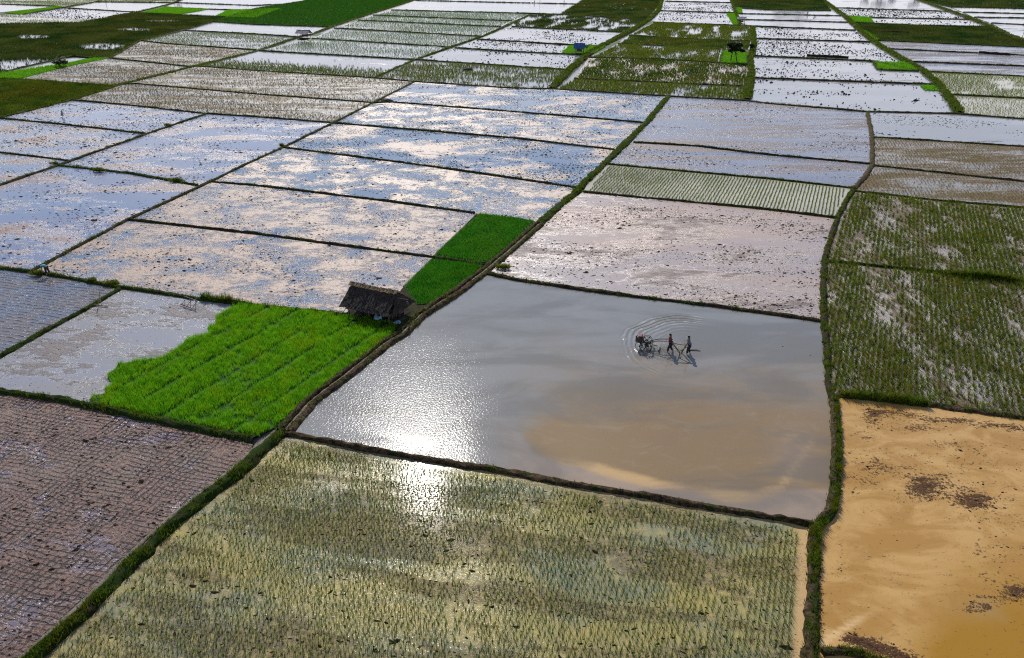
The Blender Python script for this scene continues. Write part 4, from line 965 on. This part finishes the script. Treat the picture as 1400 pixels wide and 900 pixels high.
thatched_hut()

def small_hut(px, py, w, d, ze, zr, roofmat, label, rot=0.0, flat=False, name='field_hut'):
    x, y, _ = local_frame(px, py); t = tag(empty(name, (x, y, .1), ANG+rot), label, 'hut')
    MB().box((0, 0, -.02), (w*.9, d*.9, .2), jit=.1).build('earth_base', M['bankgreen'], t)
    for sx in (-1, 1):
        for sy in (-1, 1): MB().tube((sx*w*.38, sy*d*.36, 0), (sx*w*.38, sy*d*.36, ze+.05), .07).build('post', M['wood'], t)
    MB().box((0, 0, .75), (w*.8, d*.75, .08)).build('platform', M['plank'], t)
    for sy in (-1, 1): MB().tube((-w*.4, sy*d*.37, 1.15), (w*.4, sy*d*.37, 1.15), .035).build('rail', M['wood'], t)
    MB().box((-w*.05, d*.33, 1.0), (w*.5, .05, .5)).build('back_wall', M['wood'], t)
    L_ = math.hypot(d/2, zr-ze); rb = MB()
    for s in (-1, 1): rb.box((0, s*d*.25, (ze+zr)/2), (w*.98, L_, .05), Matrix.Rotation(-s*math.atan2(zr-ze, d/2), 3, 'X'))
    roof = rb.build('roof', M[roofmat], t)
    nk = max(4, int(w/.75))
    for s in (-1, 1):
        for k in range(nk):
            cx_ = -w/2+(k+.5)*w/nk
            MB().box((cx_, s*d*.26, (ze+zr)/2+.055-.02*(k % 2)), (w/nk*1.06, L_*1.06, .04), Matrix.Rotation(-s*math.atan2(zr-ze, d/2)+random.uniform(-.03, .03), 3, 'X'), .03).build('roof_sheet', M[roofmat], roof)
    MB().tube((-w/2-.05, 0, zr+.07), (w/2+.05, 0, zr+.07), .08).build('ridge_cap', M[roofmat], roof)
small_hut(416, 53, 5.0, 3.4, 1.7, 2.7, 'tarpgrey', 'open grey roofed field hut below the dark green field at upper left')
small_hut(792, 74, 3.3, 3.0, 1.6, 3.0, 'tarp', 'field hut with blue tarpaulin roof on a small green plot', .1)
small_hut(1013, 33, 3.7, 3.0, 1.9, 2.5, 'tarpgrey', 'field hut with low purplish roof at the top of the right grassy bank')
small_hut(243, 4, 3.6, 3.0, 2.0, 3.0, 'tarpgrey', 'dark hut on legs at the top left edge, far beyond the bright green bed')

# ---------------------------------------------------------------- trees and shrubs
def tree(px, py, h, cr, label, trunks=1, seed=1, ch=None, nl=2600, ls=.2, leafm='tree', dens=1.0, cat='tree'):
    r = np.random.default_rng(seed); x, y, _ = local_frame(px, py); t = tag(empty('tree', (x, y, 0)), label, cat)
    b = MB(); tips = []
    rr = random.Random(seed)
    for k in range(trunks):
        bx = (k-(trunks-1)/2)*cr*.8; top = Vector((bx*.6+rr.uniform(-.3, .3), rr.uniform(-.3, .3), h*.55))
        b.tube((bx, 0, -.1), top, h*.035, h*.022, bend=.15)
        for j in range(6):
            a = rr.uniform(0, 6.28); st = Vector((bx, 0, 0)).lerp(top, rr.uniform(.55, 1)); e = Vector((bx*.6+math.cos(a)*cr*rr.uniform(.4, .8), math.sin(a)*cr*rr.uniform(.4, .8), h*rr.uniform(.6, .92)))
            b.tube(st, e, h*.016, h*.005, 5, bend=.15); tips.append(e)
            for q in range(2):
                e2 = e+Vector((rr.uniform(-1, 1), rr.uniform(-1, 1), rr.uniform(-.2, .8)))*cr*.35; b.tube(e, e2, h*.006, h*.002, 4); tips.append(e2)
    b.build('trunk', M['bark'], t)
    ch = ch or h*.33; cl = []
    for e in tips: cl.append((e, cr*rr.uniform(.22, .42)))
    V = []; k = nl//len(cl)
    for e, s in cl:
        d = r.normal(0, 1, (k, 3)); d /= np.linalg.norm(d, axis=1)[:, None]; rad = s*r.random(k)**(1/3)
        c = np.array(e)+d*rad[:, None]*[1, 1, .7]; u = r.normal(0, 1, (k, 3)); u /= np.linalg.norm(u, axis=1)[:, None]; v = np.cross(u, r.normal(0, 1, (k, 3))); v /= np.linalg.norm(v, axis=1)[:, None]
        z = ls*r.uniform(.6, 1.4, k)[:, None]; V.append(np.stack([c-u*z, c+v*z*.5, c+u*z, c-v*z*.5], 1))
    V = np.concatenate(V).reshape(-1, 3); link('crown', np_mesh('crown', V, np.arange(len(V)).reshape(-1, 4)), L[leafm], t)
    return t
tree(1003, 85, 5.0, 2.0, 'small dark round tree with two trunks beside the bright green plot', 2, 3, nl=5200, ls=.17)
tree(1027, 71, 2.2, .9, 'low dark bush on the grassy bank right of the round tree', 2, 4, nl=900, ls=.15, cat='bush')
tree(84, 92, 1.6, 1.8, 'low dark bush at the end of the bright green strip at left', 2, 5, nl=900, ls=.18, cat='bush')
tree(1084, -14, 17, 8.5, 'broad tree beyond the top edge reflected in the white fields', 3, 6, nl=5000, ls=.5)
tree(1100, -13, 11, 5, 'slimmer tree beyond the top edge, right of the broad one', 1, 16, nl=2500, ls=.45)
tree(1185, -7, 5.0, 3, 'leftmost of the four trees beyond the top right edge', 1, 7, nl=1500, ls=.35)
tree(1204, -7, 7.2, 4, 'second from the left of the four trees beyond the top right edge', 2, 8, nl=2500, ls=.35)
tree(1222, -7, 5.0, 3.2, 'third from the left of the four trees beyond the top right edge', 1, 9, nl=1500, ls=.35)
tree(1252, -6, 7.0, 3.4, 'rightmost of the four trees beyond the top right edge', 1, 10, nl=2000, ls=.35)
def frond_plant(px, py, h, label, n_=11, seed=1):
    rr = random.Random(seed); x, y, _ = local_frame(px, py); t = tag(empty('banana_plant', (x, y, 0)), label, 'plant')
    MB().tube((0, 0, -.05), (.05, 0, h*.5), .10, .07).build('stem', M['bark'], t)
    for k in range(n_):
        a = k*2.4; bm = bmesh.new(); P0 = Vector((.05, 0, h*.45)); prev = None; ln = h*rr.uniform(.55, .8)
        for i in range(6):
            s = i/5; rad = ln*s*.75; z = h*.45+ln*(s*1.0-s*s*.65)*rr.uniform(.9, 1.05); w = .16*math.sin(math.pi*min(1, s*.9+.12))
            c = Vector((math.cos(a)*rad, math.sin(a)*rad, z)); sd_ = Vector((-math.sin(a), math.cos(a), 0))*w
            cur = (bm.verts.new(c-sd_), bm.verts.new(c+sd_))
            if prev: bm.faces.new((prev[0], prev[1], cur[1], cur[0]))
            prev = cur
        me = bpy.data.meshes.new('leaf'); bm.to_mesh(me); bm.free(); link('leaf', me, L['dark'], t)
frond_plant(802, 73, 3.2, 'spiky long leaved plant right of the blue roofed hut', 12, 2)
def brush_heap(px, py, s, label, seed=1):
    rr = random.Random(seed); x, y, _ = local_frame(px, py); b = MB()
    b.ball((0, 0, 0), (s, s*.6, s*.4), 2, .6)
    for k in range(40):
        a = rr.uniform(0, 6.28); p = Vector((rr.gauss(0, s*.45), rr.gauss(0, s*.25), s*.1)); b.tube(p, p+Vector((math.cos(a), math.sin(a)*.6, rr.uniform(.1, .8)))*s*.6, .025, .01, 4)
    o = b.build('brush_heap', M['thatch'], None); o.location = (x, y, .05); tag(o, label, 'brush heap')
brush_heap(529, 139, 1.5, 'low brown straw heap on the cross bank at the upper left of centre', 1)
brush_heap(639, 96, 1.5, 'dark straw heap standing in the green rice at top centre', 2)
brush_heap(237, 41, 1.6, 'dark straw heap at the edge of the marsh at upper left', 3)

# weed clumps on the banks, each its own plant
def weed_clump(px, py, h, s, label, seed, name='weed_clump'):
    r = np.random.default_rng(seed); Q = W(px, py)[None]+r.normal(0, s*.5, (int(16+30*s), 2))*[1, .35]
    V, T = blades(Q, h, 7, .05+.02*s, .12, .7, seed=seed, z0=.15); V[:, :2] -= W(px, py)
    o = link(name, np_mesh(name, V, T), L['weed']); o.location = (*W(px, py), 0); tag(o, label, 'weeds')
weed_clump(136, 235, .5, .9, 'green weed clump on the bank right of the left bank crossing', 1)
weed_clump(241, 249, .5, .9, 'green weed clump on the bank just left of the long diagonal bank', 2)
weed_clump(76, 226, .5, .6, 'green weed clump at the crossing of two banks near the left edge', 3)
weed_clump(230, 173, .45, .7, 'green weed clump on the diagonal bank in the upper left', 4)
weed_clump(386, 201, .5, .4, 'small green weed clump where three banks meet left of centre', 5)
weed_clump(52, 377, .45, .6, 'green weed clump on the bank below the bending teal farmer', 6)
weed_clump(128, 386, .4, .45, 'small green weed clump on the bank left of the wooden rake', 7)
weed_clump(155, 390, .4, .7, 'green weed clump at the bank fork above the wooden rake', 8)
weed_clump(690, 368, .45, .9, 'green brown weed clump at the left end of the bank above the tractor pond', 9)

# ---------------------------------------------------------------- people
def skin_mesh(name, verts, edges, radii, mat, parent, root=0, levels=1):
    me = bpy.data.meshes.new(name); me.from_pydata([tuple(v) for v in verts], edges, []); o = link(name, me, mat, parent)
    md = o.modifiers.new('skin', 'SKIN'); md.use_smooth_shade = True
    for i, rd in enumerate(radii):
        sv = me.skin_vertices[0].data[i]; rd = (rd, rd) if not isinstance(rd, tuple) else rd; sv.radius = rd; sv.use_root = (i == root)
    o.modifiers.new('sub', 'SUBSURF').levels = levels; o.modifiers['sub'].render_levels = levels
    return o
def person(px, py, label, pose, shirt, heading, hat=None, sink=0.0, scale=1.0, z=0.0):
    """pose: joint positions in metres, x forward, y left, z up"""
    x, y, _ = local_frame(px, py); t = tag(empty('person', (x, y, z-sink), heading), label, 'person'); t.scale = (scale,)*3
    J_ = pose; names = ['pelvis', 'belly', 'chest', 'neck', 'head', 'crown', 'shl', 'ell', 'wrl', 'pal', 'shr', 'elr', 'wrr', 'par', 'hil', 'knl', 'anl', 'tol', 'hir', 'knr', 'anr', 'tor']
    rad = dict(pelvis=(.13, .10), belly=(.12, .09), chest=(.15, .105), neck=.055, head=(.078, .092), crown=(.06, .075), shl=.06, ell=.042, wrl=.028, pal=.032, shr=.06, elr=.042, wrr=.028, par=.032,
               hil=.095, knl=.06, anl=.04, tol=.035, hir=.095, knr=.06, anr=.04, tor=.035)
    idx = {n_: i for i, n_ in enumerate(names)}; V = [Vector(J_[n_]) for n_ in names]; Rr = [rad[n_] for n_ in names]
    E = [('pelvis', 'belly'), ('belly', 'chest'), ('chest', 'neck'), ('neck', 'head'), ('head', 'crown'), ('chest', 'shl'), ('shl', 'ell'), ('ell', 'wrl'), ('wrl', 'pal'), ('chest', 'shr'), ('shr', 'elr'), ('elr', 'wrr'), ('wrr', 'par'),
         ('pelvis', 'hil'), ('hil', 'knl'), ('knl', 'anl'), ('anl', 'tol'), ('pelvis', 'hir'), ('hir', 'knr'), ('knr', 'anr'), ('anr', 'tor')]
    E = [(idx[a], idx[b]) for a, b in E]
    for s in ('l', 'r'):                                              # five fingers per hand, curled
        w_, p_ = V[idx['wr'+s]], V[idx['pa'+s]]; d = (p_-w_).normalized(); side = d.cross(Vector((0, 0, 1))); side = side.normalized() if side.length > .1 else Vector((0, 1, 0)); dn = d.cross(side).normalized()
        for k in range(5):
            o0 = p_+side*(k-1.5)*.018 if k < 4 else w_+side*.03+d*.02; ln = (.03, .036, .034, .026, .03)[k]
            i0 = len(V); V += [o0+d*ln, o0+d*(ln*1.5)+Vector((0, 0, -ln*.8))]; Rr += [.009, .008]; E += [(idx['pa'+s], i0), (i0, i0+1)]
    skin_mesh('body', V, E, Rr, M['skin'], t)
    # clothing over the same joints
    def cloth(name, js, es, grow, mat, cut=None):
        ids = {j: i for i, j in enumerate(js)}; vs = [Vector(J_[j]) for j in js]; rs = []
        for j in js:
            q = rad[j]; q = q if isinstance(q, tuple) else (q, q); rs.append((q[0]+grow, q[1]+grow))
        if cut:
            for j, (a_, b_, f_) in cut.items(): vs[ids[j]] = Vector(J_[a_]).lerp(Vector(J_[b_]), f_)
        return skin_mesh(name, vs, [(ids[a], ids[b]) for a, b in es], rs, mat, t)
    cloth('shirt', ['pelvis', 'belly', 'chest', 'neck', 'shl', 'ell', 'shr', 'elr'], [('pelvis', 'belly'), ('belly', 'chest'), ('chest', 'neck'), ('chest', 'shl'), ('shl', 'ell'), ('chest', 'shr'), ('shr', 'elr')], .045, M[shirt], {'neck': ('chest', 'neck', .6)})
    cloth('trousers', ['pelvis', 'hil', 'knl', 'anl', 'hir', 'knr', 'anr'], [('pelvis', 'hil'), ('hil', 'knl'), ('knl', 'anl'), ('pelvis', 'hir'), ('hir', 'knr'), ('knr', 'anr')], .04, M['trousers'], {'anl': ('knl', 'anl', .7), 'anr': ('knr', 'anr', .7)})
    hd = Vector(J_['head']); cr_ = Vector(J_['crown']); up = (cr_-Vector(J_['neck'])).normalized(); fw = Vector(J_.get('face', (1, 0, 0))).normalized()
    sdv = fw.cross(up).normalized()
    for s in (-1, 1): MB().ball(hd+fw*.082+sdv*.032*s+up*.01, (.012, .012, .009), 1).build('eye', M['hair'], t)
    MB().ball(hd+fw*.098-up*.012, (.014, .012, .02), 1).build('nose', M['skin'], t)
    MB().ball(hd+fw*.085-up*.05, (.012, .022, .006), 1).build('mouth', M['shirt_maroon'], t)
    for s in (-1, 1): MB().ball(hd+sdv*.083*s, (.018, .012, .028), 1).build('ear', M['skin'], t)
    MB().ball(hd+up*.045-fw*.018, (.092, .088, .085), 2, .15).build('hair', M['hair'], t, True)
    if hat:
        q = up.to_track_quat('Z', 'Y').to_matrix().to_4x4(); bm = bmesh.new()
        bmesh.ops.create_cone(bm, cap_ends=True, segments=16, radius1=.17, radius2=.10, depth=.02, matrix=Matrix.Translation(hd+up*.075+fw*.03) @ q)
        bmesh.ops.create_cone(bm, cap_ends=True, segments=16, radius1=.105, radius2=.075, depth=.11, matrix=Matrix.Translation(hd+up*.13) @ q)
        me = bpy.data.meshes.new('hat'); bm.to_mesh(me); bm.free(); link('hat', me, M[hat], t)
    return t
def walk_pose(reach=.5, hz=1.05, stride=.28):
    return dict(pelvis=(0, 0, .92), belly=(.02, 0, 1.08), chest=(.05, 0, 1.30), neck=(.08, 0, 1.47), head=(.11, 0, 1.58), crown=(.11, 0, 1.68),
                shl=(.05, .18, 1.38), ell=(.16, .24, 1.12), wrl=(reach-.06, .22, hz), pal=(reach, .21, hz), shr=(.05, -.18, 1.38), elr=(.18, -.24, 1.14), wrr=(reach-.06, -.22, hz+.03), par=(reach, -.21, hz+.03),
                hil=(0, .10, .88), knl=(stride*.55, .11, .48), anl=(stride*.7, .11, .06), tol=(stride*.7+.16, .12, .02), hir=(0, -.10, .88), knr=(-.02, -.11, .47), anr=(-stride*.9, -.11, .10), tor=(-stride*.9+.15, -.12, .03))
HEAD_W = ANG+math.pi+.02
def w_at(px, py): return W(px, py)
person(916, 481, 'person in a maroon shirt steering the two wheeled tractor through the pond', walk_pose(.55, 1.08), 'shirt_maroon', HEAD_W, 'hair', sink=.12, scale=1.08)
person(941, 484, 'person in a slate shirt and dark hat pulling a wooden frame behind the tractor', walk_pose(.45, 1.10, .16), 'shirt_grey', HEAD_W, 'hair', sink=.12, scale=1.08)
bend = dict(pelvis=(-.05, 0, .86), belly=(.08, 0, .96), chest=(.30, 0, 1.02), neck=(.47, 0, .98), head=(.58, 0, .93), crown=(.67, 0, .90), face=(.3, 0, -.95),
            shl=(.36, .18, .98), ell=(.38, .22, .70), wrl=(.42, .18, .46), pal=(.43, .17, .38), shr=(.36, -.18, .98), elr=(.38, -.22, .70), wrr=(.42, -.16, .46), par=(.43, -.15, .38),
            hil=(-.05, .10, .82), knl=(0, .12, .45), anl=(-.08, .12, .06), tol=(.08, .13, .02), hir=(-.05, -.10, .82), knr=(-.10, -.12, .45), anr=(-.22, -.12, .06), tor=(-.06, -.13, .02))
person(66, 378, 'person in teal bending over the bank near the left edge', bend, 'shirt_teal', math.pi+ANG, z=.22)
person(1104, 21, 'tiny dark figure standing in the white field at the top right', walk_pose(.4, 1.0), 'trousers', math.pi/2)
person(771, 5, 'tiny dark figure in the white field at the top centre, right one', walk_pose(.3, .8), 'trousers', 0.5)
person(731, 5, 'tiny dark figure in the white field at the top centre, left one', walk_pose(.4, 1.0), 'trousers', math.pi)

# ---------------------------------------------------------------- machines and wooden tools
def power_tiller(px, py, label, sink=.1, scale=1.0):
    x, y, _ = local_frame(px, py); t = tag(empty('walking_tractor', (x, y, -sink), HEAD_W), label, 'walking tractor'); t.scale = (scale,)*3
    MB().box((0, 0, .62), (.75, .16, .14)).box((.45, 0, .60), (.5, .34, .08)).box((-.05, 0, .45), (.26, .2, .42)).build('chassis', M['iron'], t)
    en = MB().box((.52, 0, .86), (.62, .40, .40), jit=.01).build('engine', M['iron'], t)
    MB().box((.46, 0, 1.09), (.36, .30, .09), jit=.01).build('fuel_tank', M['red'], en)
    MB().box((.80, 0, 1.02), (.08, .34, .26)).build('radiator', M['iron'], en)
    MB().tube((.35, .18, 1.05), (.35, .18, 1.38), .03).build('exhaust', M['iron'], en)
    MB().tube((.45, -.22, .86), (.45, -.29, .86), .21, .21, 16).build('flywheel', M['iron'], en)
    MB().tube((.02, -.24, .60), (.02, -.30, .60), .13, .13, 14).build('pulley', M['iron'], en)
    MB().tube((.42, -.26, 1.05), (.0, -.26, .73), .018).tube((.48, -.26, .66), (.05, -.26, .48), .018).build('belt', M['rubber'], en)
    for s in (-1, 1):
        wv = MB(); r_ = .46
        for yy in (.36, .60):
            for k in range(18):
                a0 = k*2*math.pi/18; a1 = (k+1)*2*math.pi/18
                wv.tube((r_*math.cos(a0), s*yy, .44+r_*math.sin(a0)), (r_*math.cos(a1), s*yy, .44+r_*math.sin(a1)), .02, seg=5)
            for k in range(6):
                a0 = k*math.pi/3; wv.tube((0, s*yy, .44), (r_*math.cos(a0), s*yy, .44+r_*math.sin(a0)), .014, seg=5)
        wv.tube((0, s*.1, .44), (0, s*.62, .44), .035); w = wv.build('cage_wheel', M['iron'], t)
        for k in range(12):
            a0 = k*math.pi/6; MB().box((r_*math.cos(a0), s*.48, .44+r_*math.sin(a0)), (.14, .30, .014), Matrix.Rotation(-a0, 3, 'Y')).build('paddle', M['iron'], w)
    for s in (-1, 1):
        MB().tube((-.1, s*.08, .66), (-.9, s*.16, .92), .036).tube((-.9, s*.16, .92), (-1.75, s*.22, 1.0), .036).tube((-1.75, s*.22, 1.0), (-1.98, s*.22, .98), .038).build('handlebar', M['iron'], t)
    MB().tube((-.9, -.16, .92), (-.9, .16, .92), .02).tube((-1.5, -.19, .97), (-1.5, .19, .97), .02).build('crossbar', M['iron'], t)
    MB().tube((-.15, 0, .5), (-.85, 0, .38), .035).box((-1.0, 0, .28), (.08, 1.1, .08)).build('hitch', M['iron'], t)
    for k in range(7): MB().tube((-1.0, -.48+k*.16, .28), (-1.05, -.48+k*.16, -.02), .018, .008, 5).build('harrow_tooth', M['iron'], t)
    MB().tube((.75, 0, .6), (.85, 0, .12), .025).build('stand', M['iron'], t)
    return t
power_tiller(883, 476, 'two wheeled walking tractor with red fuel tank and cage wheels in the pond', .1, 1.12)
power_tiller(1114, 23, 'tiny dark walking tractor in the white field at the top right', .05, .9)
def frame_harrow():
    x, y, _ = local_frame(930, 486); t = tag(empty('hand_harrow', (x, y, 0), HEAD_W), 'triangular bamboo and wood harrow held by the person in the slate shirt', 'hand harrow')
    MB().tube((-.55, 0, 1.02), (.75, .05, 1.12), .055).build('top_rail', M['bamboo'], t)
    MB().tube((.75, .05, 1.12), (-.05, -.35, -.1), .055).build('strut', M['wood'], t)
    MB().tube((-.55, .15, 1.02), (.25, .1, .35), .045).build('strut', M['bamboo'], t)
    MB().tube((-.40, -.15, 1.02), (-.05, -.55, -.12), .055).build('strut', M['wood'], t)
    MB().tube((.75, .25, 1.14), (.72, -.15, 1.10), .05).build('handle', M['wood'], t)
    MB().tube((-.05, -.95, .02), (-.02, .55, .02), .05).build('base_beam', M['wood'], t)
    for k in range(8): MB().tube((-.04, -.85+k*.19, .04), (-.04, -.85+k*.19, -.12), .02).build('tooth', M['wood'], t)
frame_harrow()
o = MB().tube((-.5, 0, .04), (.45, .1, .07), .05, .03, bend=.04).tube((-.1, 0, .06), (.2, .25, .1), .025, .015).build('floating_branch', M['wood'], None); o.location = (*W(950, 480), 0); o.rotation_euler = (0, 0, ANG)
tag(o, 'dark stick floating behind the person in the slate shirt', 'stick')
def rake(px, py):
    x, y, _ = local_frame(px, py); t = tag(empty('wooden_rake', (x, y, .05), ANG+.1), 'pale wooden leveller standing by the bank fork at left, its handle upright', 'wooden rake')
    MB().box((.25, 0, .05), (1.5, .08, .08)).build('head', M['wood'], t)
    MB().tube((0, 0, .05), (.25, .35, 1.45), .04).build('handle', M['bamboo'], t)
    MB().tube((.35, 0, .05), (.18, .2, .8), .03).build('brace', M['bamboo'], t)
rake(135, 419)
def harrow(px, py):
    x, y, _ = local_frame(px, py); t = tag(empty('bamboo_harrow', (x, y, .05), ANG-.22), 'thin bamboo harrow with crossed legs lying in the grey pond below the bank', 'harrow')
    MB().tube((-1.1, 0, .08), (1.1, -.1, .05), .04).build('base_beam', M['wood'], t)
    for k in range(3):
        a = -1.0+k*.75
        MB().tube((a, 0, .05), (a+.42, .5, .75), .026).build('leg', M['wood'], t); MB().tube((a+.5, 0, .05), (a+.12, .5, .75), .026).build('leg', M['wood'], t)
    MB().tube((-.9, .5, .78), (.9, .45, .72), .026).build('rail', M['bamboo'], t)
harrow(258, 421)
def pole(px, py, h, label, r_=.035, lean=.04, mat='wood', name='pole', cat='pole'):
    x, y, _ = local_frame(px, py); o = MB().tube((0, 0, -.1), (h*lean, 0, h), r_, r_*.7, bend=.03).build(name, M[mat], None); o.location = (x, y, 0); tag(o, label, cat)
pole(668, 361, 1.5, 'thin stake standing between the two green nursery beds', .03)
pole(238, 92, 2.2, 'thin stake standing in the brown field at upper left', .07)
pole(284, 156, 1.3, 'thin stake at the meeting of two banks at upper left', .06)
pole(145, 6, 3, 'thin post in the pale field at the top left', .12)
pole(738, 6, 4.0, 'tall thin post beside the left tiny figure at top centre', .10)
pole(1398, 50, 3.0, 'thin post in the white field at the upper right edge', .09)
pole(30, 79, 1.6, 'thin stake beside the marsh pool at left', .07)
def scarecrow(px, py):
    x, y, _ = local_frame(px, py); t = tag(empty('scarecrow', (x, y, 0), .4), 'grey cloth scarecrow leaning in the pale flooded field at left', 'scarecrow')
    MB().tube((-.12, 0, -.1), (.12, 0, 1.45), .03).build('pole', M['wood'], t)
    bm = bmesh.new(); bmesh.ops.create_cone(bm, cap_ends=False, segments=12, radius1=.30, radius2=.06, depth=1.15, matrix=Matrix.Translation((.03, 0, .82)) @ Matrix.Rotation(.16, 4, 'Y'))
    bmesh.ops.subdivide_edges(bm, edges=bm.edges[:], cuts=2)
    for v in bm.verts: v.co += Vector((mnoise.noise(v.co*4), mnoise.noise(v.co*4+Vector((5, 0, 0))), 0))*.12
    me = bpy.data.meshes.new('cloth'); bm.to_mesh(me); bm.free(); link('cloth', me, M['greycloth'], t)
scarecrow(86, 160)
def egret(px, py, z, label, s=1.0):
    x, y, _ = local_frame(px, py); t = tag(empty('egret', (x, y, z), .3), label, 'bird'); t.scale = (s,)*3
    V = [(-.28, 0, .42), (-.1, 0, .50), (.12, 0, .56), (.22, 0, .70), (.18, 0, .86), (.28, 0, .95)]; skin_mesh('body', V, [(i, i+1) for i in range(5)], [.03, .09, .08, .035, .028, .032], M['white_feather'], t, 1)
    MB().tube((.30, 0, .95), (.44, 0, .93), .014, .004, 5).build('beak', M['orange'], t)
    for s_ in (-1, 1): MB().tube((.0, s_*.04, .45), (.02, s_*.04, 0), .012).build('leg', M['iron'], t)
egret(321, 21, .35, 'white egret standing in the bright green bed at top left', 1.5)
print('TRIS', NT_[0])
